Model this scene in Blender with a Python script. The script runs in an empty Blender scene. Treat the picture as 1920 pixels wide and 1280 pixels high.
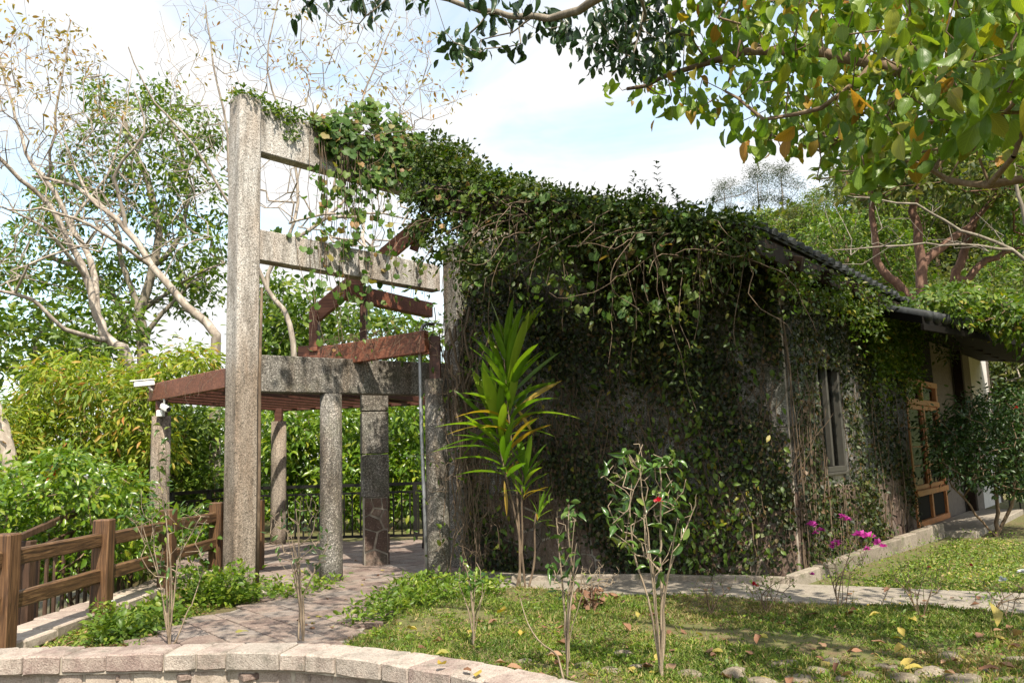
import bpy, bmesh, math, random
import numpy as np
from mathutils import Vector, Matrix, Quaternion

SC = bpy.context.scene
COL = SC.collection
rnd = random.Random(7)
rng = np.random.default_rng(7)

# ------------------------------------------------------------------ camera
PITCH, ROLL, FPX = math.radians(8.0), 0.033, 1550.0
CAM = np.array([0.0, 0.0, 1.5])
_F = np.array([0, math.cos(PITCH), math.sin(PITCH)])
_R0 = np.array([1.0, 0, 0]); _U0 = np.array([0, -math.sin(PITCH), math.cos(PITCH)])
_R = _R0 * math.cos(ROLL) - _U0 * math.sin(ROLL)
_U = _U0 * math.cos(ROLL) + _R0 * math.sin(ROLL)
cd = bpy.data.cameras.new('camera'); cam = bpy.data.objects.new('camera', cd); COL.objects.link(cam)
m = Matrix((( _R[0], _U[0], -_F[0], CAM[0]), (_R[1], _U[1], -_F[1], CAM[1]), (_R[2], _U[2], -_F[2], CAM[2]), (0, 0, 0, 1)))
cam.matrix_world = m
cd.sensor_width = 36.0; cd.lens = 36.0 * FPX / 1920.0
cd.clip_start = 0.05; cd.clip_end = 3000
SC.camera = cam

# ------------------------------------------------------------------ light
SUN_EL, SUN_AZ = math.radians(55), math.radians(20)      # azimuth: to the right of straight behind the camera
to_sun = Vector((math.sin(SUN_AZ) * math.cos(SUN_EL), -math.cos(SUN_AZ) * math.cos(SUN_EL), math.sin(SUN_EL)))
sd = bpy.data.lights.new('sun', 'SUN'); sd.energy = 5.0; sd.angle = math.radians(0.53); sd.color = (1.0, 0.91, 0.76)
so = bpy.data.objects.new('sun', sd); COL.objects.link(so)
so.rotation_euler = to_sun.to_track_quat('Z', 'Y').to_euler()
so.location = (0, 0, 30)
W = bpy.data.worlds.new('World'); SC.world = W; W.use_nodes = True
nt = W.node_tree; nt.nodes.clear()
def wn(t, **k):
    n = nt.nodes.new(t)
    for a, b in k.items(): setattr(n, a, b)
    return n
out = wn('ShaderNodeOutputWorld'); bg = wn('ShaderNodeBackground'); bg.inputs[1].default_value = 0.05
sky = wn('ShaderNodeTexSky', sky_type='NISHITA', sun_disc=False)
sky.sun_elevation = SUN_EL; sky.sun_rotation = math.atan2(to_sun.x, to_sun.y)
sky.air_density = 1.0; sky.dust_density = 1.5; sky.ozone_density = 1.2
tc = wn('ShaderNodeTexCoord'); sep = wn('ShaderNodeSeparateXYZ')
nt.links.new(tc.outputs['Generated'], sep.inputs[0])
zc = wn('ShaderNodeMath', operation='MAXIMUM'); zc.inputs[1].default_value = 0.0
nt.links.new(sep.outputs[2], zc.inputs[0])
za = wn('ShaderNodeMath', operation='ADD'); za.inputs[1].default_value = 0.32
nt.links.new(zc.outputs[0], za.inputs[0])
dv = []
for i in (0, 1):
    d = wn('ShaderNodeMath', operation='DIVIDE'); nt.links.new(sep.outputs[i], d.inputs[0]); nt.links.new(za.outputs[0], d.inputs[1]); dv.append(d)
cmb = wn('ShaderNodeCombineXYZ'); nt.links.new(dv[0].outputs[0], cmb.inputs[0]); nt.links.new(dv[1].outputs[0], cmb.inputs[1])
cmb.inputs[2].default_value = 3.7
ns = wn('ShaderNodeTexNoise'); ns.inputs['Scale'].default_value = 1.9; ns.inputs['Detail'].default_value = 7; ns.inputs['Roughness'].default_value = 0.55
ns.inputs['Distortion'].default_value = 0.5
nt.links.new(cmb.outputs[0], ns.inputs['Vector'])
rp = wn('ShaderNodeValToRGB'); rp.color_ramp.elements[0].position = 0.37; rp.color_ramp.elements[1].position = 0.55
nt.links.new(ns.outputs[0], rp.inputs[0])
mx = wn('ShaderNodeMixRGB'); mx.inputs[2].default_value = (12.3, 12.3, 12.3, 1)
skyb = wn('ShaderNodeMixRGB', blend_type='MULTIPLY'); skyb.inputs[0].default_value = 1.0; skyb.inputs[2].default_value = (5.2, 5.0, 4.2, 1)
nt.links.new(sky.outputs[0], skyb.inputs[1])
nt.links.new(rp.outputs[0], mx.inputs[0]); nt.links.new(skyb.outputs[0], mx.inputs[1])
nt.links.new(mx.outputs[0], bg.inputs[0]); nt.links.new(bg.outputs[0], out.inputs[0])
vs = SC.view_settings; vs.view_transform = 'Standard'; vs.look = 'None'; vs.gamma = 1; vs.use_curve_mapping = False; vs.exposure = 0.82
SC.render.engine = 'CYCLES'
cy = SC.cycles; cy.max_bounces = 6; cy.diffuse_bounces = 3; cy.glossy_bounces = 2; cy.transmission_bounces = 4; cy.transparent_max_bounces = 4
cy.caustics_reflective = False; cy.caustics_refractive = False

# ------------------------------------------------------------------ pixel helpers (photo pixels -> points of the place)
def ray(px, py):
    d = _F * FPX + _R * (px - 960) + _U * (640 - py)
    return d
def P(px, py, y):                      # the point seen at that pixel, y metres in front of the camera
    d = ray(px, py); return CAM + d * (y / d[1])
def G(px, py, z=0.0):                  # where that pixel's ray meets height z
    d = ray(px, py); return CAM + d * ((z - CAM[2]) / d[2])
def proj(p):
    v = np.asarray(p) - CAM
    return 960 + FPX * (v @ _R) / (v @ _F), 640 - FPX * (v @ _U) / (v @ _F)
def V3(*a): return np.array(a, float)
def nrm(v):
    v = np.asarray(v, float); return v / (np.linalg.norm(v, axis=-1, keepdims=True) + 1e-12)

# ------------------------------------------------------------------ objects
ORG = {}
def setp(o, label=None, cat=None, group=None, kind=None):
    if label: o['label'] = label
    if cat: o['category'] = cat
    if group: o['group'] = group
    if kind: o['kind'] = kind
    return o
def thing(name, label, cat, loc, group=None, kind=None):
    o = bpy.data.objects.new(name, None); COL.objects.link(o); o.empty_display_size = 0.2
    o.location = loc; ORG[o.name] = V3(*loc)
    return setp(o, label, cat, group, kind)
def link(name, me, parent=None, origin=None):
    o = bpy.data.objects.new(name, me); COL.objects.link(o)
    base = ORG[parent.name] if parent is not None else V3(0, 0, 0)
    if origin is None: origin = base
    o.location = tuple(V3(*origin) - base)
    if parent is not None: o.parent = parent
    ORG[o.name] = V3(*origin)
    return o
class MB:
    def __init__(s): s.v = []; s.f = []
    def add(s, vs, fs):
        n = len(s.v); s.v += [tuple(map(float, q)) for q in vs]; s.f += [tuple(i + n for i in f) for f in fs]; return s
    def obox(s, c, ax, ay, az, hx, hy, hz, jit=0.0, taper=1.0):
        c = V3(*c); vs = []
        for k in (-1, 1):
            t = taper if k > 0 else 1.0
            for (i, j) in ((-1, -1), (1, -1), (1, 1), (-1, 1)):
                q = c + V3(*ax) * hx * i * t + V3(*ay) * hy * j * t + V3(*az) * hz * k
                if jit: q = q + np.array([rnd.uniform(-jit, jit) for _ in range(3)])
                vs.append(q)
        return s.add(vs, [(3, 2, 1, 0), (4, 5, 6, 7), (0, 1, 5, 4), (1, 2, 6, 5), (2, 3, 7, 6), (3, 0, 4, 7)])
    def box(s, x0, y0, z0, x1, y1, z1):
        return s.obox(((x0 + x1) / 2, (y0 + y1) / 2, (z0 + z1) / 2), (1, 0, 0), (0, 1, 0), (0, 0, 1), abs(x1 - x0) / 2, abs(y1 - y0) / 2, abs(z1 - z0) / 2)
    def bar(s, a, b, w, h, up=(0, 0, 1)):           # rectangular bar from a to b, w across, h along up
        a = V3(*a); b = V3(*b); d = nrm(b - a); sd_ = nrm(np.cross(d, V3(*up))); u = np.cross(sd_, d)
        return s.obox((a + b) / 2, d, sd_, u, np.linalg.norm(b - a) / 2, w / 2, h / 2)
    def tube(s, pts, rad, k=8, cap=True):
        V, T = tube_np(np.array(pts, float), np.array(rad, float) if hasattr(rad, '__len__') else np.full(len(pts), rad), k)
        s.add(V, [tuple(t) for t in T])
        if cap:
            n = len(s.v); m_ = len(pts)
            s.f.append(tuple(n - k + i for i in range(k))); s.f.append(tuple(n - m_ * k + k - 1 - i for i in range(k)))
        return s
    def prism(s, poly, axis, d):                    # polygon of 3-D points pushed along axis by d
        n = len(poly); a = [V3(*q) for q in poly]; b = [q + V3(*axis) * d for q in a]
        return s.add(a + b, [tuple(range(n - 1, -1, -1)), tuple(range(n, 2 * n))] + [(i, (i + 1) % n, n + (i + 1) % n, n + i) for i in range(n)])
    def mesh(s, name, bevel=0.0, smooth=False, origin=(0, 0, 0)):
        me = bpy.data.meshes.new(name)
        o = V3(*origin)
        me.from_pydata([tuple(V3(*q) - o) for q in s.v], [], s.f)
        if bevel:
            bm = bmesh.new(); bm.from_mesh(me)
            bmesh.ops.recalc_face_normals(bm, faces=bm.faces)
            bmesh.ops.bevel(bm, geom=list(bm.edges), offset=bevel, segments=1, affect='EDGES', profile=0.6, clamp_overlap=True)
            bm.to_mesh(me); bm.free()
        else:
            bm = bmesh.new(); bm.from_mesh(me); bmesh.ops.recalc_face_normals(bm, faces=bm.faces); bm.to_mesh(me); bm.free()
        if smooth:
            me.polygons.foreach_set('use_smooth', [True] * len(me.polygons))
        return me
    def build(s, name, mat, parent=None, bevel=0.0, smooth=False, origin=None, label=None):
        if origin is None:
            if parent is not None: origin = ORG[parent.name]
            else:
                a = np.array(s.v); origin = ((a[:, 0].min() + a[:, 0].max()) / 2, (a[:, 1].min() + a[:, 1].max()) / 2, a[:, 2].min())
        me = s.mesh(name, bevel, smooth, origin); me.materials.append(mat)
        o = link(name, me, parent, origin)
        if label: o['label'] = label
        return o
def tube_np(p, r, k):
    n = len(p); t = np.zeros_like(p); t[1:-1] = p[2:] - p[:-2]; t[0] = p[1] - p[0]; t[-1] = p[-1] - p[-2]
    t = nrm(t)
    h = np.array([0, 0, 1.0]) if abs(t[0][2]) < 0.9 else np.array([1.0, 0, 0])
    a = nrm(np.cross(t[0], h)); A = [a]
    for i in range(1, n):
        a = a - t[i] * (a @ t[i]); a = nrm(a); A.append(a)
    A = np.array(A); B = np.cross(t, A)
    th = np.arange(k) * 2 * math.pi / k
    V = p[:, None, :] + r[:, None, None] * (np.cos(th)[None, :, None] * A[:, None, :] + np.sin(th)[None, :, None] * B[:, None, :])
    i = np.arange(n - 1)[:, None] * k; j = np.arange(k)[None, :]; j2 = (j + 1) % k
    q = np.stack([i + j, i + j2, i + k + j2, i + k + j], -1).reshape(-1, 4)
    T = np.concatenate([q[:, [0, 1, 2]], q[:, [0, 2, 3]]])
    return V.reshape(-1, 3), T
def mesh_np(name, V, T, uv=None, smooth=False, mats=None, mi=None):
    me = bpy.data.meshes.new(name); nV, nT = len(V), len(T)
    me.vertices.add(nV); me.vertices.foreach_set('co', np.ascontiguousarray(V, np.float32).ravel())
    me.loops.add(nT * 3); me.loops.foreach_set('vertex_index', np.ascontiguousarray(T, np.int32).ravel())
    me.polygons.add(nT); me.polygons.foreach_set('loop_start', np.arange(nT, dtype=np.int32) * 3)
    if smooth: me.polygons.foreach_set('use_smooth', np.ones(nT, bool))
    for m_ in (mats or []): me.materials.append(m_)
    if mi is not None: me.polygons.foreach_set('material_index', np.asarray(mi, np.int32))
    if uv is not None:
        l = me.uv_layers.new(name='UVMap'); l.data.foreach_set('uv', np.ascontiguousarray(uv[T.ravel()], np.float32).ravel())
    me.update(calc_edges=True)
    return me
def tubes_mesh(name, lines, mat, origin, kmin=4, kmax=9):
    Vs, Ts, n = [], [], 0
    for p, r in lines:
        rm = r.max(); k = kmax if rm > 0.06 else (6 if rm > 0.02 else kmin)
        V, T = tube_np(p, r, k); Vs.append(V); Ts.append(T + n); n += len(V)
    me = mesh_np(name, np.concatenate(Vs) - V3(*origin), np.concatenate(Ts), smooth=True, mats=[mat])
    return me

# ------------------------------------------------------------------ materials
def newmat(name):
    mt = bpy.data.materials.new(name); mt.use_nodes = True; t = mt.node_tree; t.nodes.clear()
    o = t.nodes.new('ShaderNodeOutputMaterial'); b = t.nodes.new('ShaderNodeBsdfPrincipled'); t.links.new(b.outputs[0], o.inputs[0])
    return mt, t, b, o
def nd(t, ty, **k):
    n = t.nodes.new(ty)
    for a, v in k.items():
        if a.startswith('_'): n.inputs[a[1:].replace('_', ' ')].default_value = v
        else: setattr(n, a, v)
    return n
def ramp(t, src, stops, interp='LINEAR'):
    r = t.nodes.new('ShaderNodeValToRGB'); cr = r.color_ramp; cr.interpolation = interp
    while len(cr.elements) < len(stops): cr.elements.new(0.5)
    for e, (p_, c) in zip(cr.elements, stops):
        e.position = p_; e.color = (c, c, c, 1) if not hasattr(c, '__len__') else (*c, 1)
    t.links.new(src, r.inputs[0]); return r.outputs[0]
def coords(t, scale=(1, 1, 1), kind='Object', rot=(0, 0, 0)):
    c = t.nodes.new('ShaderNodeTexCoord'); mp = t.nodes.new('ShaderNodeMapping')
    mp.inputs['Scale'].default_value = scale; mp.inputs['Rotation'].default_value = rot
    if kind == 'World':
        g = t.nodes.new('ShaderNodeNewGeometry'); t.links.new(g.outputs['Position'], mp.inputs[0])
    else: t.links.new(c.outputs[kind], mp.inputs[0])
    return mp.outputs[0]
def noise(t, vec, scale, detail=4, rough=0.6, dist=0.0):
    n = nd(t, 'ShaderNodeTexNoise'); n.inputs['Scale'].default_value = scale; n.inputs['Detail'].default_value = detail
    n.inputs['Roughness'].default_value = rough; n.inputs['Distortion'].default_value = dist
    t.links.new(vec, n.inputs['Vector']); return n.outputs[0]
def mix(t, f, a, b, mode='MIX'):
    n = t.nodes.new('ShaderNodeMixRGB'); n.blend_type = mode
    for i, v in ((0, f), (1, a), (2, b)):
        if hasattr(v, 'is_output'): t.links.new(v, n.inputs[i])
        else: n.inputs[i].default_value = v if i == 0 else (*v, 1)
    return n.outputs[0]
def bump(t, b, h, strength=0.4, dist=0.01):
    n = t.nodes.new('ShaderNodeBump'); n.inputs['Strength'].default_value = strength; n.inputs['Distance'].default_value = dist
    t.links.new(h, n.inputs['Height']); t.links.new(n.outputs[0], b.inputs['Normal'])
def objrand(t):
    return nd(t, 'ShaderNodeObjectInfo').outputs['Random']

def mat_aggregate(name, light, dark, chip, stain, stain_amt=0.5, scale=95.0, moss=0.0, foot_tint=0.0):
    mt, t, b, o = newmat(name); w = coords(t, kind='World')
    vo = nd(t, 'ShaderNodeTexVoronoi'); vo.inputs['Scale'].default_value = scale; t.links.new(w, vo.inputs['Vector'])
    sp = nd(t, 'ShaderNodeSeparateColor'); t.links.new(vo.outputs['Color'], sp.inputs[0])
    c = ramp(t, sp.outputs[0], [(0.0, dark), (0.45, light), (0.75, light), (1.0, chip)])
    edge = ramp(t, vo.outputs['Distance'], [(0.35, (1, 1, 1)), (0.75, (0.66, 0.64, 0.61))])
    c = mix(t, 1.0, c, edge, 'MULTIPLY')
    n1 = noise(t, coords(t, (2.2, 2.2, 0.55), 'World'), 1.0, 6, 0.65, 0.6)
    f = ramp(t, n1, [(0.42, 0.0), (0.62, stain_amt)])
    c = mix(t, f, c, mix(t, 1.0, c, stain, 'MULTIPLY'))
    n2 = noise(t, coords(t, (1, 1, 0.16), 'World'), 8.0, 6, 0.7)
    f2 = ramp(t, n2, [(0.46, 0.0), (0.64, 0.8)])
    c = mix(t, f2, c, mix(t, 1.0, c, (0.42, 0.4, 0.37), 'MULTIPLY'))
    gz = nd(t, 'ShaderNodeNewGeometry'); sz = nd(t, 'ShaderNodeSeparateXYZ'); t.links.new(gz.outputs['Position'], sz.inputs[0])       # browner, darker tint towards the foot
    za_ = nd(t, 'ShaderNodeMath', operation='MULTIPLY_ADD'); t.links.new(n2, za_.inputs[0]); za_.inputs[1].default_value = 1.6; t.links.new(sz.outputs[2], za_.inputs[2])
    fz = nd(t, 'ShaderNodeMapRange'); fz.inputs[1].default_value = 3.9; fz.inputs[2].default_value = 3.3; fz.inputs[3].default_value = 0.0; fz.inputs[4].default_value = foot_tint; t.links.new(za_.outputs[0], fz.inputs[0])
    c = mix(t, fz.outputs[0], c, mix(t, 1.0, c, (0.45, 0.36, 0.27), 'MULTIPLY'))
    if moss:
        n3 = noise(t, w, 3.0, 6, 0.7); f3 = ramp(t, n3, [(0.5, 0.0), (0.65, moss)])
        c = mix(t, f3, c, (0.05, 0.06, 0.025))
    t.links.new(c, b.inputs['Base Color']); b.inputs['Roughness'].default_value = 0.85
    bump(t, b, sp.outputs[1], 0.5, 0.006)
    return mt
def mat_wood(name, c1, c2, c3, axis='Y', rough=0.6, scale=1.0):
    mt, t, b, o = newmat(name)
    s = {'X': (1.2, 22, 22), 'Y': (22, 1.2, 22), 'Z': (22, 22, 1.2)}[axis]
    v = coords(t, tuple(q * scale for q in s), 'World')
    n = noise(t, v, 1.0, 6, 0.65, 2.6)
    c = ramp(t, n, [(0.32, c1), (0.5, c2), (0.68, c3)])
    n2 = noise(t, coords(t, (1, 1, 1), 'World'), 5.0, 5, 0.6)
    c = mix(t, ramp(t, n2, [(0.4, 0.0), (0.75, 0.6)]), c, mix(t, 1.0, c, (0.5, 0.47, 0.45), 'MULTIPLY'))
    t.links.new(c, b.inputs['Base Color']); b.inputs['Roughness'].default_value = rough
    bump(t, b, n, 0.5, 0.008); return mt
def mat_stone(name, cols, scale=6.0, speck=70.0, rough=0.85, lichen=None, bmp=0.5):
    mt, t, b, o = newmat(name); w = coords(t, kind='World')
    r = objrand(t)
    n = noise(t, w, scale, 6, 0.65, 0.3)
    ad = nd(t, 'ShaderNodeMath', operation='MULTIPLY_ADD'); t.links.new(r, ad.inputs[0]); ad.inputs[1].default_value = 0.45; t.links.new(n, ad.inputs[2])
    sb = nd(t, 'ShaderNodeMath', operation='SUBTRACT'); t.links.new(ad.outputs[0], sb.inputs[0]); sb.inputs[1].default_value = 0.22
    k = len(cols); c = ramp(t, sb.outputs[0], [(0.25 + 0.5 * i / (k - 1), cols[i]) for i in range(k)])
    n2 = noise(t, w, speck, 3, 0.7)
    c = mix(t, ramp(t, n2, [(0.35, 0.65), (0.5, 0.0), (0.52, 0.0)]), c, mix(t, 1.0, c, (0.4, 0.37, 0.36), 'MULTIPLY'))
    c = mix(t, ramp(t, n2, [(0.58, 0.0), (0.75, 0.5)]), c, (0.62, 0.56, 0.5))
    n4 = noise(t, w, 11.0, 5, 0.75); c = mix(t, ramp(t, n4, [(0.52, 0.0), (0.7, 0.65)]), c, mix(t, 1.0, c, (0.45, 0.4, 0.38), 'MULTIPLY'))
    if lichen:
        n3 = noise(t, w, 4.0, 6, 0.75); c = mix(t, ramp(t, n3, [(0.52, 0.0), (0.66, 0.75)]), c, lichen)
    t.links.new(c, b.inputs['Base Color']); b.inputs['Roughness'].default_value = rough
    h = mix(t, 0.5, n4, n2); bump(t, b, h, bmp, 0.02); return mt
def mat_plain(name, col, rough=0.5, metal=0.0, var=0.25, scale=12.0):
    mt, t, b, o = newmat(name); n = noise(t, coords(t, kind='World'), scale, 5, 0.6)
    c = ramp(t, n, [(0.3, tuple(q * (1 - var) for q in col)), (0.7, tuple(min(1, q * (1 + var)) for q in col))])
    t.links.new(c, b.inputs['Base Color']); b.inputs['Roughness'].default_value = rough; b.inputs['Metallic'].default_value = metal
    return mt
def mat_leaf(name, stops, trans=0.35, rough=0.45, tcol=(1.35, 1.5, 0.5), veins=0.0, spec=0.4, vary=None):
    mt, t, b, o = newmat(name)
    g = nd(t, 'ShaderNodeNewGeometry'); r = objrand(t)
    a = nd(t, 'ShaderNodeMath', operation='ADD'); t.links.new(g.outputs['Random Per Island'], a.inputs[0]); t.links.new(r, a.inputs[1])
    fr = nd(t, 'ShaderNodeMath', operation='FRACT'); t.links.new(a.outputs[0], fr.inputs[0])
    c = ramp(t, fr.outputs[0], stops)
    n = noise(t, coords(t, kind='World'), 1.3, 3, 0.5)
    c = mix(t, 1.0, c, ramp(t, n, [(0.3, (0.72, 0.78, 0.8)), (0.7, (1.25, 1.2, 1.1))]), 'MULTIPLY')
    if veins:
        uv = nd(t, 'ShaderNodeUVMap'); sx = nd(t, 'ShaderNodeSeparateXYZ'); t.links.new(uv.outputs[0], sx.inputs[0])
        x = nd(t, 'ShaderNodeMath', operation='ABSOLUTE'); x0 = nd(t, 'ShaderNodeMath', operation='SUBTRACT'); t.links.new(sx.outputs[0], x0.inputs[0]); x0.inputs[1].default_value = 0.5
        t.links.new(x0.outputs[0], x.inputs[0])
        mm = nd(t, 'ShaderNodeMath', operation='MULTIPLY_ADD'); t.links.new(x.outputs[0], mm.inputs[0]); mm.inputs[1].default_value = -0.9; t.links.new(sx.outputs[1], mm.inputs[2])
        sc_ = nd(t, 'ShaderNodeMath', operation='MULTIPLY'); t.links.new(mm.outputs[0], sc_.inputs[0]); sc_.inputs[1].default_value = 8.5
        f_ = nd(t, 'ShaderNodeMath', operation='FRACT'); t.links.new(sc_.outputs[0], f_.inputs[0])
        vf = ramp(t, f_.outputs[0], [(0.0, 1.0), (0.09, 0.0), (0.6, 0.0), (1.0, 0.25)])
        mid = ramp(t, x.outputs[0], [(0.0, 1.0), (0.035, 0.0)])
        vv = mix(t, 1.0, vf, mid, 'LIGHTEN')
        vk = nd(t, 'ShaderNodeMath', operation='MULTIPLY'); t.links.new(vv, vk.inputs[0]); vk.inputs[1].default_value = veins
        c = mix(t, vk.outputs[0], c, mix(t, 1.0, c, (1.9, 1.8, 1.7), 'MULTIPLY'))
        bump(t, b, vv, 0.35, 0.004)
    t.links.new(c, b.inputs['Base Color']); b.inputs['Roughness'].default_value = rough
    b.inputs['Specular IOR Level'].default_value = spec
    tr = nd(t, 'ShaderNodeBsdfTranslucent'); t.links.new(mix(t, 1.0, c, tcol, 'MULTIPLY'), tr.inputs[0])
    ms = nd(t, 'ShaderNodeMixShader'); ms.inputs[0].default_value = trans
    t.links.new(b.outputs[0], ms.inputs[1]); t.links.new(tr.outputs[0], ms.inputs[2]); t.links.new(ms.outputs[0], o.inputs[0])
    return mt
def mat_bark(name, c1, c2, c3, scale=9.0):
    mt, t, b, o = newmat(name)
    n = noise(t, coords(t, (1, 1, 0.4), 'World'), scale, 6, 0.7, 0.5)
    c = ramp(t, n, [(0.3, c1), (0.52, c2), (0.7, c3)])
    t.links.new(c, b.inputs['Base Color']); b.inputs['Roughness'].default_value = 0.85; bump(t, b, n, 0.5, 0.012); return mt

M = {}
M['agg'] = mat_aggregate('exposed_aggregate', (0.54, 0.52, 0.5), (0.2, 0.195, 0.185), (0.8, 0.78, 0.76), (0.6, 0.46, 0.34), 0.55, 85, foot_tint=0.75)
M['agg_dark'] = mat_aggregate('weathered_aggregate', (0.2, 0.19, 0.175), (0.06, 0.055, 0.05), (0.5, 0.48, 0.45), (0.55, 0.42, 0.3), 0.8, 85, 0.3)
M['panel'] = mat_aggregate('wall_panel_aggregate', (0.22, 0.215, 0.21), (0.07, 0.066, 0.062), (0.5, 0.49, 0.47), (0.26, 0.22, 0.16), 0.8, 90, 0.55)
M['clad'] = mat_stone('cladding_stone', [(0.09, 0.055, 0.042), (0.14, 0.09, 0.07), (0.19, 0.135, 0.105), (0.12, 0.095, 0.08)], 4.0, 60.0, lichen=(0.06, 0.055, 0.03))
M['mortar'] = mat_plain('mortar', (0.34, 0.3, 0.25), 0.9, 0, 0.5, 9)
M['capstone'] = mat_stone('pink_cap_stone', [(0.25, 0.185, 0.165), (0.34, 0.275, 0.24), (0.41, 0.355, 0.31), (0.33, 0.29, 0.255)], 5.0, 85.0, lichen=(0.13, 0.12, 0.095), bmp=0.8)
M['block'] = mat_stone('grey_pink_block', [(0.28, 0.22, 0.19), (0.4, 0.33, 0.28), (0.46, 0.4, 0.33)], 5.0, 90.0, lichen=(0.2, 0.17, 0.12))
M['kerbstone'] = mat_stone('mossy_kerb', [(0.17, 0.145, 0.11), (0.24, 0.2, 0.16), (0.3, 0.26, 0.21)], 6.0, 80.0, lichen=(0.08, 0.09, 0.035))
M['paver'] = mat_stone('red_paver', [(0.15, 0.105, 0.09), (0.21, 0.155, 0.13), (0.25, 0.195, 0.165), (0.23, 0.195, 0.175)], 3.0, 70.0, lichen=(0.2, 0.17, 0.14))
M['slab'] = mat_stone('concrete_slab', [(0.19, 0.165, 0.135), (0.25, 0.22, 0.18), (0.3, 0.265, 0.22)], 2.5, 75.0, lichen=(0.22, 0.2, 0.15), bmp=0.3)
M['cobble'] = mat_stone('river_stone', [(0.12, 0.095, 0.065), (0.17, 0.14, 0.1), (0.22, 0.185, 0.14)], 7.0, 60.0, lichen=(0.11, 0.12, 0.04))
M['wood'] = mat_wood('brown_fence_wood', (0.02, 0.01, 0.004), (0.1, 0.05, 0.02), (0.24, 0.14, 0.065), 'Y')
M['wood_v'] = mat_wood('brown_post_wood', (0.022, 0.011, 0.005), (0.1, 0.048, 0.02), (0.21, 0.115, 0.053), 'Z')
M['wood_d'] = mat_wood('dark_rail_wood', (0.03, 0.016, 0.009), (0.075, 0.04, 0.024), (0.12, 0.07, 0.045), 'Z')
M['red'] = mat_wood('red_brown_timber', (0.085, 0.027, 0.015), (0.19, 0.066, 0.036), (0.29, 0.12, 0.068), 'X', 0.55, 0.7)
M['redd'] = mat_wood('dark_red_timber', (0.04, 0.012, 0.008), (0.075, 0.025, 0.015), (0.11, 0.045, 0.028), 'X', 0.55, 0.7)
M['orange'] = mat_wood('varnished_orange_wood', (0.3, 0.1, 0.03), (0.44, 0.165, 0.05), (0.52, 0.22, 0.075), 'Z', 0.4)
M['iron'] = mat_plain('black_iron', (0.012, 0.011, 0.01), 0.45, 0.3, 0.3)
M['steel'] = mat_plain('grey_conduit', (0.3, 0.31, 0.33), 0.4, 0.5, 0.15)
M['white'] = mat_plain('white_plastic', (0.75, 0.75, 0.73), 0.35, 0, 0.06)
M['lens'] = mat_plain('dark_lens', (0.02, 0.02, 0.025), 0.1, 0, 0.1)
M['tile'] = mat_plain('slate_roof_tile', (0.035, 0.038, 0.04), 0.55, 0, 0.5, 9)
M['darkwood'] = mat_plain('dark_eave_timber', (0.02, 0.013, 0.009), 0.7, 0, 0.35)
M['shade_blackwood'] = mat_plain('black_shade_timber', (0.005, 0.004, 0.003), 0.75, 0, 0.3)  # near-black colour carries the porch shade as well as dark timber
for k_ in ('shade_blackwood', 'darkwood', 'tile'): M[k_].node_tree.nodes['Principled BSDF'].inputs['Specular IOR Level'].default_value = 0.12
M['plaster'] = mat_plain('pale_plaster', (0.5, 0.48, 0.46), 0.85, 0, 0.12, 3)
M['inner'] = mat_plain('interior_wall', (0.12, 0.1, 0.085), 0.9)
M['teal'] = mat_plain('teal_curtain', (0.03, 0.32, 0.37), 0.8, 0, 0.3, 30)
M['frame'] = mat_plain('grey_window_frame', (0.075, 0.07, 0.06), 0.45, 0.3, 0.15)
mt, t, b, o = newmat('window_glass'); t.nodes.remove(b)
tp_ = nd(t, 'ShaderNodeBsdfTransparent'); tp_.inputs[0].default_value = (0.8, 0.86, 0.85, 1); gl_ = nd(t, 'ShaderNodeBsdfGlossy'); gl_.inputs['Roughness'].default_value = 0.03
fr_ = nd(t, 'ShaderNodeFresnel'); fr_.inputs[0].default_value = 1.18; ms_ = nd(t, 'ShaderNodeMixShader'); t.links.new(fr_.outputs[0], ms_.inputs[0])
t.links.new(tp_.outputs[0], ms_.inputs[1]); t.links.new(gl_.outputs[0], ms_.inputs[2]); t.links.new(ms_.outputs[0], o.inputs[0]); M['glass'] = mt
# ground
mt, t, b, o = newmat('mossy_soil'); w = coords(t, kind='World')
n1 = noise(t, w, 1.6, 6, 0.65, 0.4); n2 = noise(t, w, 14.0, 6, 0.75); n3 = noise(t, w, 60.0, 3, 0.7)
c = ramp(t, n1, [(0.3, (0.09, 0.055, 0.03)), (0.45, (0.14, 0.095, 0.05)), (0.56, (0.1, 0.1, 0.03)), (0.7, (0.2, 0.15, 0.085))])
c = mix(t, ramp(t, n2, [(0.4, 0.0), (0.62, 0.75)]), c, (0.095, 0.12, 0.025))
c = mix(t, ramp(t, n3, [(0.5, 0.0), (0.7, 0.55)]), c, (0.2, 0.155, 0.085))
t.links.new(c, b.inputs['Base Color']); b.inputs['Roughness'].default_value = 0.95; bump(t, b, mix(t, 0.5, n2, n3), 0.9, 0.03); M['soil'] = mt
M['earth'] = mat_plain('dark_earth', (0.07, 0.06, 0.03), 0.95, 0, 0.4, 1.5)
M['hill'] = mat_plain('hill_undergrowth', (0.045, 0.06, 0.018), 0.95, 0, 0.45, 0.6)
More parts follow.
